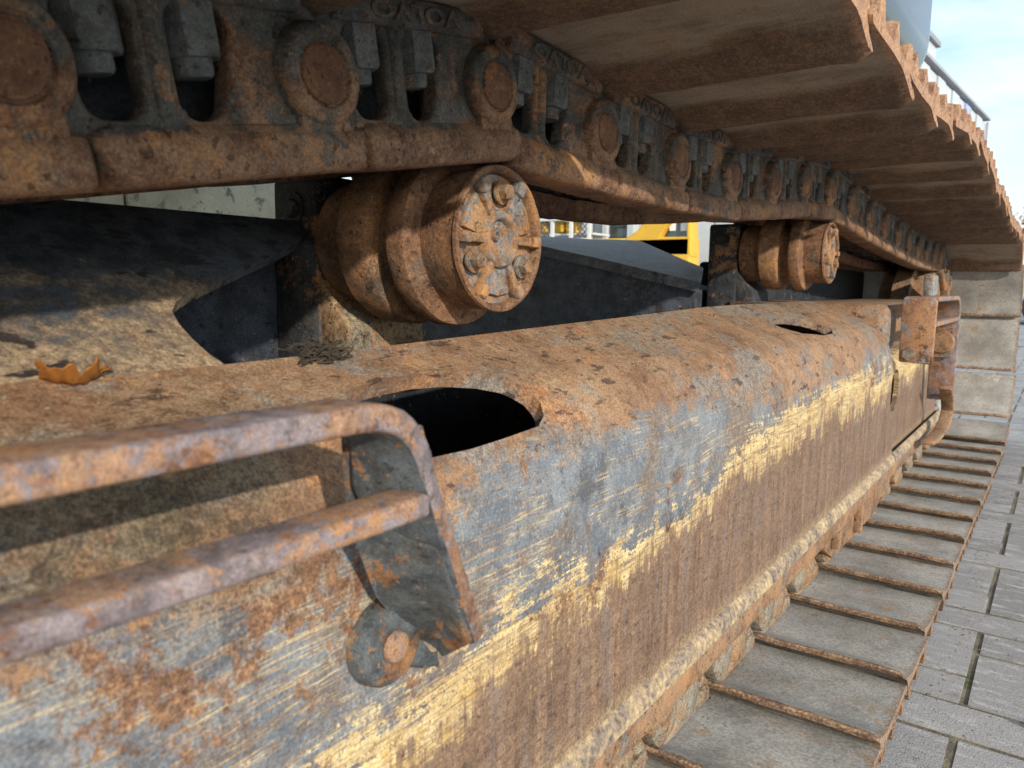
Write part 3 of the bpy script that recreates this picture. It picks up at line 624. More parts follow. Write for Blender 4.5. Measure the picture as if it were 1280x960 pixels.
# --- track chain: pins marched along the lower run, round the idler and back along the sagging upper run
P = .19; RP = RI+.0615
rail = [(-1.2, -.16), (-.6, -.085), (-.3, -.04), (-.05, .004), (.158, .037), (.288, .061), (.43, .084), (.553, .1045), (.646, .1005), (.743, .094), (.885, .0915), (1.07, .0930), (1.245, .104), (1.49, .127), (1.71, .1365), (2.01, .114), (2.45, .086), (2.85, .066), (3.15, .0612), (3.275, .0612)]
path = [(y, -.507) for y in (-1.2, -.8, 0, 1, 2, 3)]
path += [(YI+RP*sin(t), ZI-RP*cos(t)) for t in [pi*i/40 for i in range(0, 41)]]
def smooth_rail(n=160):
    out = []
    for i in range(n+1):
        y = 3.2-(3.2+1.2)*i/n
        for k in range(len(rail)-1):
            if rail[k][0] <= y <= rail[k+1][0]:
                p0, p1, p2, p3 = rail[max(k-1, 0)], rail[k], rail[k+1], rail[min(k+2, len(rail)-1)]
                t = (y-p1[0])/(p2[0]-p1[0]); m1 = (p2[1]-p0[1])/(p2[0]-p0[0])*(p2[0]-p1[0]); m2 = (p3[1]-p1[1])/(p3[0]-p1[0])*(p2[0]-p1[0])
                z = (2*t**3-3*t*t+1)*p1[1]+(t**3-2*t*t+t)*m1+(-2*t**3+3*t*t)*p2[1]+(t**3-t*t)*m2
                out.append((y, z+.0615)); break
    return out
path += smooth_rail()
path = [Vector(p) for p in path]
def march(y0):
    pins = [Vector((y0, -.507))]; seg = 0
    while len(pins) < 70:
        c = pins[-1]; found = False
        while seg < len(path)-1:
            a, b = path[seg], path[seg+1]; d = b-a; fv = a-c
            A, B, C_ = d.dot(d), 2*fv.dot(d), fv.dot(fv)-P*P; disc = B*B-4*A*C_
            if disc >= 0 and A > 0:
                t = (-B+math.sqrt(disc))/(2*A)
                if 0 <= t <= 1 and (a+d*t-c).length > 1e-4: pins.append(a+d*t); found = True; break
            seg += 1
        if not found: break
    return pins
# shift the idler end by millimetres so that the upper pins land where the photograph shows them
best = None
pins = march(.99-P*9)
up = [p for p in pins if p.y > 0 and p.x < 2.0]
ph = min(up, key=lambda p: abs(p.x-.725)).x-.725
print('PIN phase', round(ph, 4), len(pins))
sh_ = -ph
# the slack of the upper run absorbs the remaining phase: slide upper pins along their own path
def slide(pins, s):
    ups = [i for i, p in enumerate(pins) if p.y > 0]; out = [p.copy() for p in pins]
    i0 = ups[0]
    for i in range(i0, len(pins)):
        wgt = min(1.0, (i-i0+1)/7.0); out[i].x += s*wgt
        y = out[i].x
        for a, b in zip(path, path[1:]):
            if a.y > 0 and b.y > 0 and b.x <= y <= a.x and a.x > b.x: out[i].y = a.y+(b.y-a.y)*(a.x-y)/(a.x-b.x); break
    return out
pins = slide(pins, sh_)

def link_mesh(side, low=False):
    """local frame: x outwards from the machine (0 = outer pin face), y along the pitch, z towards the inside of the loop"""
    s = side; parts = []
    web_out = [(-.024, -.020), (-.012, -.034), (.002, -.048), (.010, -.058), (.168, -.058), (.177, -.048), (.190, -.024), (.206, -.020), (.212, -.004), (.210, .014), (.198, .026), (.176, .036), (.150, .050), (.012, .052), (-.010, .040), (-.026, .026), (-.031, .006)]
    win2 = rrect(.060, .100, -.036, .027, .013); win2 = [(p[0]+(.008 if p[1] > .01 else 0)*(p[0] < .08), p[1]) for p in win2]
    win1 = rrect(.119, .160, -.036, .027, .013); win1 = [(p[0]-(.006 if p[1] > .01 else 0)*(p[0] > .14), p[1]) for p in win1]
    web = plate2d(web_out, [win1, win2], .018, .004, 3)
    tf(web, Matrix(((0, 0, 1, -.022), (1, 0, 0, 0), (0, 1, 0, 0), (0, 0, 0, 1)))); parts.append(web)
    # wear rail: broad rounded bar at the inside of the loop
    rp_ = [(-.052, .036), (-.012, .032), (-.0050, .036), (-.0025, .042), (-.0022, .0535), (-.0045, .0590), (-.0100, .0615), (-.046, .0615), (-.052, .056)]
    v, f = [], []; stn = [(-.0315, .80), (-.0285, .97), (-.016, 1), (.02, 1), (.06, 1), (.10, 1), (.14, 1), (.1545, .97), (.1575, .80)]; n = len(rp_)
    for y, k in stn:
        for p in rp_: v.append((-.028+(p[0]+.028)*k, y-.004*(p[1] > .05)*(y > .14), .049+(p[1]-.049)*(.4+.6*k)))
    for i in range(len(stn)-1):
        for k in range(n): f.append((i*n+k, i*n+(k+1) % n, (i+1)*n+(k+1) % n, (i+1)*n+k))
    f.append(tuple(range(n))); f.append(tuple(range((len(stn)-1)*n, len(stn)*n)))
    parts.append(mk('rail', v, f))
    sk = [(-.016, .0285), (-.012, .0300), (-.0085, .0330), (-.005, .0375), (-.004, .044), (-.03, .046), (-.03, .0285)]
    parts.append(bevelled(prism(sk, 'y', -.022, .150), .0015))
    bk = box(-.056, -.052, .045, .172, -.045, .034)  # added dark backing plate, stands in for the shade behind the windows
    for p_ in bk.polygons: p_.material_index = 1
    parts.append(bk)
    # fillet between rail and web
    fl = [(-.016, .020), (-.012, .026), (-.008, .034), (-.004, .042), (-.03, .046), (-.03, .02)]
    v, f = [], []
    for y in (.095, .112, .122):
        k = 1 if y == .112 else .6
        for p in fl: v.append((-.016+(p[0]+.016)*k, y, p[1]))
    n = len(fl)
    for i in range(2):
        for k in range(n): f.append((i*n+k, i*n+(k+1) % n, (i+1)*n+(k+1) % n, (i+1)*n+k))
    f.append(tuple(range(n))); f.append(tuple(range(2*n, 3*n))); parts.append(bevelled(mk('fil', v, f), .002))
    # shoe seat flange
    fg = prism([(-.050, -.0578), (-.009, -.0578), (-.0065, -.0555), (-.0065, -.041), (-.010, -.036), (-.050, -.034)], 'y', .008, .168)
    parts.append(bevelled(fg, .003))
    # post between the windows stands a little proud
    parts.append(bevelled(box(-.030, -.010, .1035, .1155, -.040, .040), .004))
    # pin boss
    parts.append(lathe([(-.045, .034), (-.014, .0335), (-.0055, .0318), (-.0028, .0295), (-.0018, .0265), (-.0020, .0222), (-.0045, .0206), (-.0045, .0)], 40))
    parts.append(bevelled(box(-.040, -.006, -.024, .022, .012, .044), .006))
    if low: parts.append(lathe([(-.020, .0), (-.019, .034), (-.006, .0365), (.003, .034), (.008, .024), (.009, 0)], 28))
    if low: parts.append(tf(lathe([(-.03, 0), (-.022, .03), (-.004, .036), (.004, .028), (.008, 0)], 20), Matrix.Translation((-.006, .09, -.018))))
    me = merge('link', parts)
    jitter(me, .0014 if low else .0009, 45, 3)
    if s < 0: tf(me, Matrix.Scale(-1, 4, (1, 0, 0))); me.flip_normals()
    me.materials.append(M['lowlink' if low else 'link']); me.materials.append(M['dark']); shade(me, 45); return me
LM = {1: link_mesh(1), -1: link_mesh(-1), 2: link_mesh(1, True)}
pin_me = jitter(lathe([(-.0008, .0192), (.0004, .0185), (.0012, .016), (.0012, 0)], 32), .0004, 90); pin_me.materials.append(M['pinface']); shade(pin_me, 40)
hexn = [lathe([(-.036, 0), (-.036, .0195), (-.0095, .0195), (-.007, .0178), (-.007, 0)], 6, 'z', a0=.62), lathe([(-.0075, .0), (-.0075, .0120), (.001, .0120), (.003, .0105), (.003, 0)], 20, 'z')]
nut_me = jitter(merge('nut', hexn), .0005, 60); nut_me.materials.append(M['nut']); shade(nut_me, 30)
bush_me = lathe([(-.002, .027), (-.150, .027)], 28, c=(-.024, 0, 0)); bush_me.materials.append(M['link']); shade(bush_me, 60)
txt = text_mesh('VOLVO', .0165, .0010)
tf(txt, Matrix.Scale(1.75, 4, (1, 0, 0)))
# lettering reads upright (thumb towards the shoe seat up is outward) => seen upside down on the upper run
tf(txt, Matrix(((0, 0, 1, -.0062), (1, 0, 0, .088), (0, 1, 0, -.0468), (0, 0, 0, 1)))); txt.materials.append(M['link'])

# track shoe: triple-grouser profile in (y, z), extruded across the track
SP = [(y_, z_-.012) for (y_, z_) in [(-.0155, -.0270), (-.0130, -.0250), (-.0085, -.0255), (.004, -.0300), (.020, -.0370), (.038, -.0438), (.054, -.0462), (.110, -.0464), (.186, -.0464), (.196, -.0495), (.2015, -.0545), (.2005, -.0600), (.192, -.0612), (.181, -.0590), (.1765, -.0640), (.1735, -.0790), (.1690, -.0820), (.1600, -.0820), (.1560, -.0785), (.1535, -.0640), (.1480, -.0590), (.1100, -.0580), (.1045, -.0640), (.1015, -.0780), (.0970, -.0810), (.0880, -.0810), (.0845, -.0775), (.0815, -.0640), (.0760, -.0580), (.0400, -.0575), (.0345, -.0640), (.0315, -.0770), (.0270, -.0800), (.0180, -.0800), (.0140, -.0765), (.0105, -.0600), (.004, -.0455), (-.006, -.0390), (-.0140, -.0330)]]
def shoe_mesh(seed):
    xs = [.240, .2375, .228, .205, .17, .12, .06, -.02, -.11, -.20, -.30, -.40, -.446, -.46]; n = len(SP); v = []; f = []
    rnd = random.Random(seed)
    chip = [rnd.uniform(-.004, .002) for _ in xs]
    for i, x in enumerate(xs):
        e = min(abs(x-.24), abs(x+.46)); endk = max(0, 1-e/.012)
        for (y, z) in SP:
            zz = z
            if y < .03 and z > -.067: zz += .0022*mnoise.noise(Vector((x*22, seed*9.1, y*30)))+(chip[i]*.35 if y < 0 else 0)
            if z < -.082: zz += .0035*mnoise.noise(Vector((x*30, y*40, seed*5.3)))
            yy_ = y+.0016*mnoise.noise(Vector((x*25, z*30, seed*3.7)))
            v.append((x+(.0022*mnoise.noise(Vector((y*40, z*60, seed))) if endk > 0 else 0), yy_, zz-(z+.067)*.06*endk-(max(0, z+.046)*.55 if x > .23 else 0)))
    for i in range(len(xs)-1):
        for k in range(n): f.append((i*n+k, i*n+(k+1) % n, (i+1)*n+(k+1) % n, (i+1)*n+k))
    f.append(tuple(range(n))); f.append(tuple(range((len(xs)-1)*n, len(xs)*n)))
    me = mk('shoe', v, f); shade(me, 38); return me
SHOES = {}
for k in range(4):
    for kind in ('shoe', 'shoetop'):
        me = shoe_mesh(k+1); me.materials.append(M[kind]); SHOES[kind, k] = me

nshoe = 0
for i in range(len(pins)-1):
    a, b = pins[i], pins[i+1]
    if max(a.x, b.x) < -.75: continue
    d = (b-a).normalized()
    Uv = Vector((0, d.x, d.y)); X = Vector((1, 0, 0)); Zv = X.cross(Uv)
    topness = max(0, min(1, (a.y+.507)/.7)); xo = -.378-.024*topness
    def place(px):
        return Matrix.Translation(Vector((px, a.x, a.y))+OFF) @ Matrix((X, Uv, Zv)).transposed().to_4x4()
    lower = a.y < -.30
    kind = 'shoetop' if (a.y < -.05) else 'shoe'
    so = link('track_shoe', SHOES[kind, i % 4], None, ex); so.matrix_local = place(-.3805-.0125*topness) @ Matrix.Rotation(random.uniform(-.006, .006), 4, 'X') @ Matrix.Translation((random.uniform(-.003, .003), 0, random.uniform(-.0008, .0008)))
    lx_ = xo+.030*(1-topness)
    lo = link('track_link', LM[2 if lower else 1], None, ex); lo.matrix_local = place(lx_)
    li = link('track_link', LM[-1], None, ex); li.matrix_local = place(lx_-.226)
    link('pin_end', pin_me, None, lo, (-.0045+.0016, 0, 0))
    link('bushing', bush_me, None, lo, (0, 0, 0))
    if a.y > -.1:
        link('track_nut', nut_me, None, lo, (-.026, .0805, 0)); link('track_nut', nut_me, None, lo, (-.026, .1400, 0))
        link('raised_lettering', txt, None, lo, (0, 0, 0))

# --- boarding step near the lens
def arc(p0, p1, p2, n=7):
    p0, p1, p2 = map(Vector, (p0, p1, p2)); return [(1-t)**2*p0+2*t*(1-t)*p1+t*t*p2 for t in [i/n for i in range(n+1)]]
def lerpv(a, b, t): return Vector(a).lerp(Vector(b), t)
st = thing('boarding_step', '', '', (0, 0, 0)); del st['label']; del st['category']; st.parent = ex; st.location = OFF
railpts = [Vector((-.240, y, -.0590)) for y in (-.36, -.2, -.05, .08, .16, .215)]
crn = arc((-.240, .230, -.0590), (-.2405, .262, -.0590), (-.244, .2735, -.092), 8)
legp = [lerpv((-.2450, .2765, -.098), (-.2715, .348, -.2130), t) for t in (0, .25, .5, .75, 1)]
pth = railpts+crn+legp
wds = [Vector((-.030, 0, 0))]*len(railpts)+[lerpv((-.030, 0, 0), (-.040, -.013, -.006), i/8) for i in range(9)]+[lerpv((-.040, -.013, -.006), (-.050, .018, -.026), t) for t in (0, .25, .5, .75, 1)]
us = bevelled(strap(pth, wds, .0125), .0030, 3, 50)
us.materials.append(M['step']); us.materials.append(M['stepleg'])
for p in us.polygons:
    if p.center.y > .245 and p.normal.y < -.35 and p.area > 2e-6 and p.center.x < -.2445: p.material_index = 1
link('step_rail', jitter(us, .0006, 70), None, st, (0, 0, 0), 60)
lr = [Vector((-.2415, y, -.1075)) for y in (-.36, -.2, -.05, .08, .16, .22, .271)]
link('step_rail', jitter(bevelled(strap(lr, [Vector((-.024, 0, 0))]*len(lr), .0115), .003, 3, 50), .0006, 70, 2), M['step'], st, (0, 0, 0), 60)
# slate-painted plate welded inside the far leg
ip = [Vector(p) for p in [(-.2435, .2660, -.066), (-.2800, .2535, -.068), (-.2905, .2665, -.12), (-.305, .300, -.175), (-.3185, .345, -.225), (-.3195, .372, -.246), (-.2735, .3445, -.212), (-.258, .305, -.145)]]
nv = Vector((.0022, .0052, .0030)); link('step_plate', bevelled(mk('sp', ip+[p+nv for p in ip], [tuple(range(8)), tuple(range(15, 7, -1))]+[(i, (i+1) % 8, 8+(i+1) % 8, 8+i) for i in range(8)]), .0015), M['stepleg'], st, (0, -.0062, -.003), 40)
bp = [(.300, -.205), (.305, -.190), (.318, -.183), (.336, -.188), (.354, -.206), (.372, -.244), (.362, -.251), (.345, -.246), (.330, -.238), (.315, -.236), (.303, -.226)]
link('base_plate', jitter(bevelled(prism(bp, 'x', -.323, -.3135), .003), .0008, 90), M['stepleg'], st, (0, 0, 0), 45)
boss = lathe([(-.003, .0), (-.003, .0270), (.004, .0258), (.0075, .0245), (.0088, .0222), (.0084, .0120), (.0084, 0)], 40)
bo = link('mount_boss', jitter(boss, .0012, 80), M['stepleg'], st, (-.3165, .312, -.2150), 45)
link('mount_bolt', lathe([(.0095, .0), (.0095, .0098), (.0120, .0090), (.0130, .0072), (.0130, 0)], 24), M['step'], bo, (0, 0, 0), 40)
wl = [lerpv((-.3165, .325, -.196), (-.3175, .366, -.250), t) for t in [i/14 for i in range(15)]]
link('weld_bead', jitter(tube(wl, [.0045+.002*random.random() for _ in wl], 8), .0018, 160), M['weld'], st, (0, 0, 0), 60)
link('step_rail', jitter(bevelled(strap([(-.240, -.355, -.059), (-.262, -.40, -.14), (-.305, -.43, -.23)], [(-.036, 0, 0)]*3, .010), .0028, 3, 50), .0006), M['step'], st, (0, 0, 0), 60)

# --- far step
s2 = thing('boarding_step', '', '', (0, 0, 0)); del s2['label']; del s2['category']; s2.parent = ex; s2.location = OFF
np_ = [(-.322, -.178), (-.249, -.181), (-.249, -.030), (-.253, -.024), (-.318, -.020), (-.324, -.030)]
link('step_plate', bevelled(prism(np_, 'y', 2.055, 2.075), .004), rusty('far_plate', paint=(.2, .19, .2), pamt=.35, damt=.3, mid=(.22, .11, .065), light=(.36, .2, .11), orange=.5, k=1.5), s2, (0, 0, 0), 40)
link('mount_bolt', lathe([(0, 0), (0, .017), (-.010, .015), (-.010, 0)], 6, 'y'), M['bolt'], s2, (-.300, 2.055, -.158), 30)
p2 = [Vector((-.246, y, -.026)) for y in (2.07, 2.2, 2.35, 2.45)]+arc((-.246, 2.46, -.026), (-.246, 2.53, -.026), (-.247, 2.545, -.08), 6)+[Vector((-.248, 2.56, -.16)), Vector((-.250, 2.58, -.25)), Vector((-.252, 2.60, -.33))]
link('step_rail', bevelled(strap(p2, [Vector((-.070, 0, 0))]*len(p2), .012), .003, 2, 50), M['step'], s2, (0, 0, 0), 60)
link('step_rail', bevelled(box(-.285, -.247, 2.075, 2.55, -.092, -.080), .003), M['step'], s2, (0, 0, 0), 60)
link('step_plate', bevelled(box(-.330, -.262, 2.545, 2.556, -.20, -.035), .003), M['guard'], s2, (0, 0, 0), 40)
link('mount_boss', lathe([(0, 0), (0, .034), (-.012, .030), (-.012, 0)], 28, 'y'), M['guard'], s2, (-.288, 2.545, -.155), 40)
hk = [(-.250, 2.53, -.285), (-.250, 2.60, -.325), (-.251, 2.635, -.365), (-.253, 2.61, -.398), (-.256, 2.53, -.418), (-.260, 2.42, -.424), (-.262, 2.33, -.418)]
link('hook_bar', bevelled(strap(hk, [Vector((-.034, 0, 0))]*len(hk), .012), .003, 2, 50), M['guard'], s2, (0, 0, 0), 60)

# --- counterweight of the upper body overhanging the track
cwm = plain('grey_paint', (.022, .030, .048), .15, .08, 1, 0, .3)
cw = bevelled(box(-1.7, -.30, -.4, 2.09, .440, 1.25), .105, 8)
part('counterweight', cw, cwm, 60)

# ------------------------------------------------------------------ small natural things
def leaf_mesh():
    """lobed oak leaf, folded along its midrib and curled up at both ends"""
    L, NU, NV = .050, 44, 5; v, f = [], []
    for i in range(NU+1):
        t = i/NU; lob = .0175*(sin(pi*min(1, t*1.02))**.6)*(.34+.66*(1-abs(((t*3.1+.3) % 1)*2-1))**.9)*(1.05-.35*t)+.0004
        for k in range(-NV, NV+1):
            u = k/NV*lob; s_ = t*L; side = 1 if k > 0 else -1
            fold = (.34 if side > 0 else .12)+.3*sin(t*6+side); h = abs(u)*sin(fold)+abs(u)**2*18
            x_ = u*cos(fold); cz = .016*max(0, (t-.45)/.55)**1.5+.009*max(0, (.4-t)/.4)**1.5
            v.append((x_+.0012*sin(t*9), s_-L/2-.006*max(0, (t-.6)/.4)**2, h+cz+.0007*sin(u*700+t*30)))
    n = 2*NV+1
    for i in range(NU):
        for k in range(n-1): f.append((i*n+k, i*n+k+1, (i+1)*n+k+1, (i+1)*n+k))
    return mk('leaf', v, f)
lm = NT('oak_leaf'); o_ = lm.obj(); cl = lm.mix(lm.noise(o_, 160, 5, .6), (.18, .06, .014), (.40, .165, .03)); M['leaf'] = lm.done(lm.mix(lm.ss(lm.noise(o_, 420, 3, .6), .55, .7), cl, (.16, .06, .02)), .6)
lf = link('fallen_leaf', leaf_mesh(), M['leaf'], None, (-.430, .196, slope_z(-.430)+H+.0015), 60); lf.rotation_euler = (.05, .35, radians(200))
sm = lf.modifiers.new('s', 'SOLIDIFY'); sm.thickness = .00022
tag(lf, 'curled orange oak leaf lying on the dusty frame ledge above the near step', 'leaf')
stem = link('leaf_stem', tube([(0, -.020, .004), (.001, -.024, .002), (.002, -.029, .0012), (.004, -.036, .0010)], [.0006, .0005, .0005, .0004], 6), plain('stem', (.06, .035, .02)), lf)
tw = []
for k in range(60):
    p = Vector((-.440+random.uniform(-.012, .012), .366+random.uniform(-.018, .018), 0)); p.z = slope_z(p.x)+.002; pts = [p.copy()]
    for q in range(4): p = p+Vector((random.uniform(-.006, .006), random.uniform(-.007, .009), random.uniform(-.001, .0025))); p.z = max(p.z, slope_z(p.x)+.001); pts.append(p.copy())
    tw.append(tube(pts, random.uniform(.0003, .0009), 5))
tag(link('moss_clump', tf(merge('mc', tw), Matrix.Translation((.44, -.366, 0))), plain('dry_moss', (.045, .036, .025), .95), None, (-.44, .366, H)), 'small dark clump of dried moss on the frame ridge beside the roller bracket', 'moss')
# crumbs of soil lying on the ledge, the shoes and the paving
v, f = [], []
def crumb(p, r):
    b0 = len(v); q = [Vector((random.gauss(0, 1), random.gauss(0, 1), random.gauss(0, .7))).normalized()*r*random.uniform(.6, 1.2) for _ in range(6)]
    dirs = [(1, 0, 0), (-1, 0, 0), (0, 1, 0), (0, -1, 0), (0, 0, 1), (0, 0, -.6)]
    for d in dirs: v.append(Vector(p)+Vector([c_*r*random.uniform(.6, 1.3) for c_ in d]))
    for a_, b_, c_ in ((0, 2, 4), (2, 1, 4), (1, 3, 4), (3, 0, 4), (2, 0, 5), (1, 2, 5), (3, 1, 5), (0, 3, 5)): f.append((b0+a_, b0+b_, b0+c_))
for _ in range(520):
    y_ = random.uniform(.05, 1.9); x_ = random.gauss(-.432, .014) if random.random() < .6 else random.uniform(-.47, -.36)
    if x_ < inx(y_)+.004 or (.34 < y_ < .54 and x_ > -.41) or (1.34 < y_ < 1.61 and x_ > -.45): continue
    r_ = random.uniform(.0006, .0018)*(1 if random.random() < .93 else 1.7); crumb((x_, y_, slope_z(x_)+r_*.3+H), r_)
for _ in range(520):
    y_ = random.uniform(.9, 3.0); x_ = -.375+abs(random.gauss(0, .035)) if random.random() < .6 else random.uniform(-.37, -.15)
    r_ = random.uniform(.0005, .0017); crumb((x_, y_, -.566+r_*.3+H), r_)
for _ in range(1500):
    y_ = random.uniform(.9, 5.5); x_ = -.125+abs(random.gauss(0, .05)); r_ = random.uniform(.0005, .0018); crumb((x_, y_, r_*.3), r_)
cm_ = bpy.data.meshes.new('crumbs'); cm_.from_pydata([tuple(q) for q in v], [], f)
tag(stuff(link('soil_crumbs', cm_, plain('dry_soil', (.19, .15, .105), .95, .4, 30))), 'loose crumbs of dry soil scattered over frame ledge, lower shoes and paving', 'soil')
def curl(loc, s, rot):
    v, f = [], []
    for i in range(7):
        for k in range(5):
            a = -1.2+2.4*k/4; wv = .5*sin(pi*(i+.4)/7.2)
            v.append(((i-3)*.33*s, wv*s*sin(a), s*.5*(1-cos(a))+.12*s*abs(i-3)))
    for i in range(6):
        for k in range(4): f.append((i*5+k, i*5+k+1, i*5+6+k, i*5+5+k))
    o = link('dry_leaf', mk('cl', v, f), plain('pale_leaf', (.48, .33, .25), .8, .3, 8), None, loc, 60); o.rotation_euler = rot
    mm = o.modifiers.new('s', 'SOLIDIFY'); mm.thickness = .0006; return o
tag(curl((-.366, 1.0, H-.556), .020, (.2, -.2, .7)), 'small pale curled dry leaf lodged in the gap between lower track shoes', 'leaf')
tag(curl((.015, 1.24, .001), .014, (0, 0, .2)), 'tiny brown dry leaf lying on the paving bricks near the right edge', 'leaf')

# ------------------------------------------------------------------ surroundings
white = plain('white_cladding', (.46, .49, .51), .5, .08, .3)
def px(u, v_, y=None, x=None, z=None):
    d = R_*((u-640)/f_px)+D_*((v_-480)/f_px)+fw
    t = (y/d.y) if y is not None else (x/d.x if x is not None else z/d.z); p = d*t; return p
# concrete block wall beyond the machine
cm = NT('weathered_concrete'); o_ = cm.obj(); a = cm.noise(o_, 1.6, 7, .7); b = cm.noise(o_, 14, 6, .7); c = cm.noise(o_, 90, 3, .6)
cl = cm.ramp(a, [(.36, (.22, .19, .125)), (.5, (.32, .285, .20)), (.64, (.40, .36, .26))]); cl = cm.mix(cm.ss(b, .56, .61), cl, (.15, .14, .105)); cl = cm.mix(cm.ss(cm.noise(o_, 9, 3, .5), .66, .69), cl, (.12, .11, .09))
M['conc'] = cm.done(cm.mix(.4, cl, cm.mix(c, (.3, .3, .3), (.7, .7, .7)), 'OVERLAY'), .9, b, .006, .8)
wl_ = thing('block_wall', 'pale stained concrete block wall seen under the track at left', 'wall', (-3.2, 1.6, 0))
for r in range(4):
    for k in range(4):
        y0 = -5.6+1.6*k+(.8 if r % 2 else 0)
        link('block', bevelled(box(-.2, .2, y0+.004, min(y0+1.596, .95), r*.6+.003, r*.6+.597), .02), M['conc'], wl_, (random.uniform(-.008, .008), 0, 0))
# white workshop with a glazed door
ws = thing('workshop', 'white clad workshop building with a glazed door seen beneath the track', 'building', (-5.0, 9.6, 0))
wz = 3.6
def wpart(name, me, mat, parent=None): return link(name, me, mat, parent or ws, (5.0, -9.6, 0) if parent is None else (0, 0, 0))
xL, x1, x2, xR = -8.5, px(757, 270, y=9.5).x, px(792, 270, y=9.5).x, -3.1
k = 0; x = xL
while x < xR-.01:
    w_ = .30
    if not (x+w_ > x1-.001 and x < x2): wpart('cladding_panel', bevelled(box(x+.006, min(x+w_, xR)-.006, 9.48+(.012 if k % 2 else 0), 9.6, 0, wz), .01), white)
    x += w_; k += 1
wpart('wall', box(xL, xR, 9.6, 13, 0, wz-.02), white)
dr = wpart('door', bevelled(box(x1-.02, x1+.06, 9.44, 9.6, 0, 2.3), .01), white)
link('door_frame', box(x2-.06, x2+.03, 9.44, 9.6, 0, 2.3), white, dr)
gm = NT('door_glass'); M['glass'] = gm.done((.03, .045, .05), .06, spec=.9)
link('pane', box(x1+.06, x2-.06, 9.50, 9.52, .05, 2.3), M['glass'], dr)
for zz in (1.05, 1.62): link('glazing_bar', box(x1+.06, x2-.06, 9.49, 9.53, zz, zz+.05), plain('grey_bar', (.3, .33, .34)), dr)
# small yellow excavator parked in front of it
yel = plain('yellow_paint', (.62, .36, .035), .45, .08)
ye = thing('yellow_excavator', 'yellow excavator cab with rounded window and two paper notices, parked by the white building', 'excavator', (-4.2, 8.7, 0))
def w2(u, v_): p = px(u, v_, y=8.5); return (p.x+4.2, p.z+H)
outl = [w2(*q) for q in [(779, 300), (796, 288), (806, 276), (815, 267), (826, 261), (840, 257), (863, 258), (863, 320), (779, 320)]]
wnd = [w2(*q) for q in [(825, 296), (833, 283), (842, 274), (850, 270.5), (858, 270), (858, 296)]]
cab = plate2d(outl, [wnd], .24, .02); tf(cab, Matrix(((1, 0, 0, 0), (0, 0, 1, -.08), (0, 1, 0, 0), (0, 0, 0, 1)))); cb_ = link('cab', cab, yel, ye, (0, 0, 0), 40)
pane = prism([w2(*q) for q in [(823, 298), (833, 282), (842, 272.5), (850, 269), (860, 269), (860, 298)]], 'y', -.10, -.08); link('window', pane, M['glass'], cb_)
for u0 in (833, 847):
    (xa, za), (xb, zb) = w2(u0, 288), w2(u0+8, 277); link('notice', box(xa, xb, -.115, -.105, za, zb), plain('paper', (.75, .78, .8)), cb_)
link('engine_deck', bevelled(box(-1.0, w2(863, 300)[0], -.20, .10, .55, w2(800, 297)[1]), .03, 3), yel, ye, (0, 0, 0), 40)
for sx in (-.35, .75): link('crawler', bevelled(box(-1.1, 1.0, -.45+sx*.9-.15, -.45+sx*.9+.25, 0, .5), .2, 5), plain('rubber', (.03, .03, .03)), ye, (0, 0, 0), 40)
# wire cage with yellow parts
cg = thing('mesh_cage', 'wire mesh storage cage with pale uprights beside the white building', 'cage', (-5.7, 8.7, 0))
xa, xb = px(664, 270, y=8.7).x+5.7, px(737, 270, y=8.7).x+5.7
galv = plain('galvanised', (.55, .56, .56), .4, .1); wirem = plain('dark_wire', (.05, .06, .09), .5)
for xx in (xa, (xa*.62+xb*.38), (xa*.3+xb*.7), xb): link('post', box(xx-.02, xx+.02, -.02, .02, 0, 1.95), galv, cg)
for zz in (.55, 1.16, 1.43, 1.70, 1.93): link('rail', box(xa, xb, -.03, -.008, zz, zz+.035), galv, cg)
for (c0, c1) in ((xa, xa*.68+xb*.32), (xa*.2+xb*.8, xb)):
    wr = []; s_ = .07; q = c0-1.4
    while q < c1:
        for sg in (1, -1):
            pts = []
            x0_, z0_ = (q, .6) if sg > 0 else (q+1.35, .6)
            t0, t1 = 0, 1.35
            if sg > 0: t0 = max(0, c0-x0_); t1 = min(1.35, c1-x0_)
            else: t0 = max(0, x0_-c1); t1 = min(1.35, x0_-c0)
            if t1 > t0+.02: wr.append(tube([(x0_+sg*t0, .0, z0_+t0), (x0_+sg*t1, .0, z0_+t1)], .006, 4))
        q += s_
    stuff(link('wire_mesh', merge('wm', wr), wirem, cg))
pk = plain('pinkish_part', (.55, .36, .28), .5)
for r, (zb, zt, v0, v1) in enumerate(((0, 0, 292, 277), (0, 0, 271, 255))):
    for k, (u0, u1) in enumerate(((675, 688), (697, 709), (711, 724))):
        pa, pb = px(u0, v0, y=9.0), px(u1, v1, y=9.0)
        bx = bevelled(box(-(pb.x-pa.x)/2, (pb.x-pa.x)/2, -.1, .1, 0, pb.z-pa.z), .025, 3)
        o = link('parts_bin', bx, pk if (r == 1 and k == 1) else yel, None, ((pa.x+pb.x)/2, 9.0, pa.z+H), 40)
        tag(o, ('yellow' if not (r == 1 and k == 1) else 'pinkish brown') + ' storage bin in the '+('upper' if r else 'lower')+' row of the cage, '+('left' if k == 0 else 'middle' if k == 1 else 'right')+' column', 'bin', 'bins in the wire cage')
for zz in (px(700, 293, y=9.0).z+H, px(700, 272, y=9.0).z+H): link('shelf', box(xa, xb, .1, .55, zz-.03, zz-.004), galv, cg)

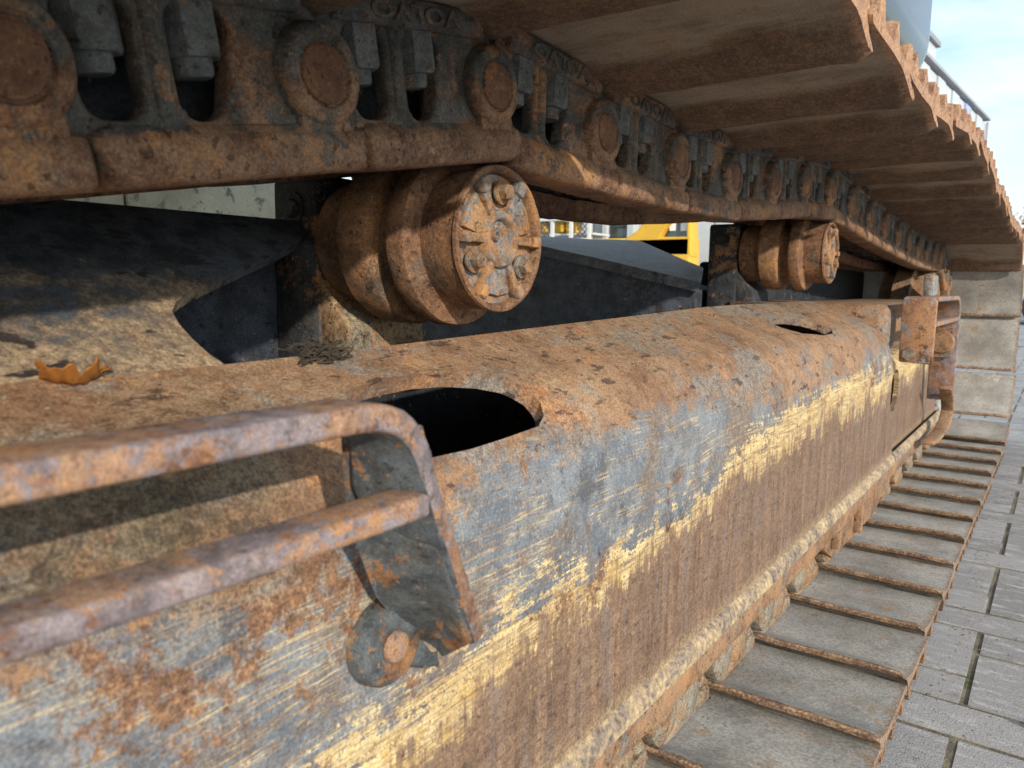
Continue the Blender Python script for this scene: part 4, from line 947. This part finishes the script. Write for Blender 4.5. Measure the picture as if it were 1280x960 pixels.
# white hall on the right with roof edge running away
hl = thing('white_hall', 'long white metal hall with a grey roof edge and a blue panel beyond the track', 'building', (-1.6, 15, 0))
dirv = Vector((.27, 3.87, 0)).normalized(); nrm = Vector((dirv.y, -dirv.x, 0))
A0 = Vector((-1.452, 16.34, 0)); roofz = 3.0+H
def hp(s, d, z): return A0-dirv*s+nrm*d+Vector((0, 0, z))-Vector((-1.6, 15, 0))
def hbox(s0, s1, d0, d1, z0, z1):
    v = [hp(s, d, z) for s in (s0, s1) for d in (d0, d1) for z in (z0, z1)]
    return mk('hb', v, [(0, 1, 3, 2), (4, 6, 7, 5), (0, 4, 5, 1), (2, 3, 7, 6), (0, 2, 6, 4), (1, 5, 7, 3)])
link('wall', hbox(0, 5, -1.25, -.03, 0, roofz-.05), white, hl)
bluep = plain('blue_panel', (.33, .38, .66), .5)
s_ = 0; k = 0
while s_ < 4.9:
    link('cladding_panel', hbox(s_+.012, s_+.5-.012, -.03, .0+(.02 if k % 2 else 0), 0, roofz-.1), bluep if k == 3 else white, hl); s_ += .5; k += 1
link('roof_edge', hbox(-.08, 5.05, -1.3, .06, roofz-.04, roofz), plain('grey_trim', (.30, .31, .33)), hl)
link('roof_block', hbox(3.0, 5, -1.2, -.25, roofz, roofz+.55), white, hl)
link('roof_trim', hbox(2.95, 5.03, -1.25, -.2, roofz+.55, roofz+.62), plain('grey_trim2', (.24, .25, .27)), hl)
link('downpipe', tube([hp(.05, .04, 0), hp(.05, .04, roofz-.08)], .025, 10), plain('grey_pipe', (.4, .41, .42)), hl)

# white fence, shrubs, trees, car far right
fe = thing('railing_fence', 'white metal railing fence in the distance at the right edge', 'fence', (0, 20, 0))
fm = plain('white_rail', (.75, .77, .78), .5, .05)
for zz in (1.92, .35): link('rail', box(-3.5, 9, -.02, .02, zz, zz+.06), fm, fe)
x = -3.5
while x < 3.0: link('bar', box(x-.018, x+.018, -.015, .015, .1, 1.92), fm, fe); x += .14
for x in (-3.4, -1.0, 1.4, 3.8, 6.2): link('post', box(x-.04, x+.04, -.04, .04, 0, 2.05), fm, fe)
def crown(name, ctr, rad, n, leaf, cols, seed, squash=(1, 1, 1)):
    r = random.Random(seed); v, f = [], []
    cl_ = [(Vector((r.gauss(0, .45), r.gauss(0, .45), r.gauss(0, .4))), r.uniform(.25, .5)) for _ in range(14)]
    for _ in range(n):
        c, s = r.choice(cl_); p = c+Vector((r.gauss(0, 1), r.gauss(0, 1), r.gauss(0, 1)))*s*.55
        p = Vector((p.x*squash[0], p.y*squash[1], p.z*squash[2]))*rad
        a = Vector((r.gauss(0, 1), r.gauss(0, 1), r.gauss(0, 1))).normalized(); b = a.orthogonal().normalized(); b0 = len(v)
        v += [p+a*leaf, p+b*leaf*.5, p-a*leaf, p-b*leaf*.5]; f.append((b0, b0+1, b0+2, b0+3))
    me = bpy.data.meshes.new(name); me.from_pydata([tuple(q) for q in v], [], f)
    m_ = NT('leaves_'+name); o = m_.obj(); me.materials.append(m_.done(m_.mix(m_.noise(o, 1.5, 4, .6), cols[0], cols[1]), .7)); return me
barkm = plain('bark', (.09, .07, .05), .9)
def tree(name, label, x, y, h, rad, cols, seed, leafs=.16, cat='tree'):
    t = thing(name, label, cat, (x, y, 0))
    tr = [tube([(0, 0, 0), (.05, 0, h*.3), (-.03, .05, h*.6), (.0, 0, h*.9)], [rad*.07, rad*.055, rad*.04, rad*.012], 8)]
    r = random.Random(seed)
    for k in range(6):
        a = r.uniform(0, 6.28); z = h*r.uniform(.35, .65); tr.append(tube([(0, 0, z), (cos(a)*rad*.4, sin(a)*rad*.4, z+rad*.35), (cos(a)*rad*.8, sin(a)*rad*.8, z+rad*.6)], [rad*.03, rad*.018, rad*.008], 6))
    link('trunk', merge('tr', tr), barkm, t); o = link('crown', crown(name, None, rad, 6000, leafs, cols, seed, (1, 1, .9)), None, t, (0, 0, h*.68))
tree('shrub', 'bright green shrub behind the white railing fence', -2.2, 25, 1.9, .95, ((.10, .17, .03), (.22, .30, .06)), 3, .055, 'shrub')
tree('shrub', 'yellowish green shrub right of the bright green one behind the fence', -.1, 26, 1.9, 1.1, ((.14, .20, .04), (.26, .32, .08)), 4, .055, 'shrub')
tree('autumn_tree', 'reddish autumn tree behind the shrubs at the right edge', -1.2, 38, 3.0, 1.35, ((.20, .07, .05), (.33, .15, .10)), 5, .07)
tree('autumn_tree', 'second reddish tree farther right of the fence', 3.2, 40, 3.4, 1.6, ((.22, .09, .05), (.34, .17, .09)), 6, .07)
tree('bare_tree', 'pale yellow green tree nearest the track edge behind the fence', -2.9, 34, 2.5, 1.0, ((.20, .20, .08), (.34, .32, .14)), 8, .06)
ca = thing('parked_car', 'pale blue parked car in front of the white railing fence', 'car', (.95, 17, 0))
cpaint = plain('car_paint', (.36, .46, .62), .25, .04, 1, 0, .6)
bodyp = [(-2.1, .32), (-2.12, .68), (-1.95, .86), (-1.2, .95), (-.55, 1.42), (.75, 1.45), (1.35, 1.0), (2.0, .9), (2.12, .7), (2.1, .32)]
bd = link('body', bevelled(prism(bodyp, 'y', -.82, .82), .06, 3), cpaint, ca, (0, 0, 0), 40)
for s0 in ((-1.05, .97, -.52, 1.36, -.05, 1.37, -.05, .97), (.05, .97, .05, 1.38, .68, 1.39, 1.12, 1.0)):
    pp = [(s0[i], s0[i+1]) for i in range(0, 8, 2)]; link('window', prism(pp, 'y', -.835, -.81), M['glass'], ca)
for wx in (-1.3, 1.3):
    for wy in (-.74, .74):
        wh = link('wheel', lathe([(-.1, 0), (-.1, .2), (-.09, .31), (.09, .31), (.1, .2), (.1, 0)], 24, 'y'), plain('tyre', (.025, .025, .025)), ca, (wx, wy, .31), 40)
print('script done, objects:', len(bpy.data.objects))
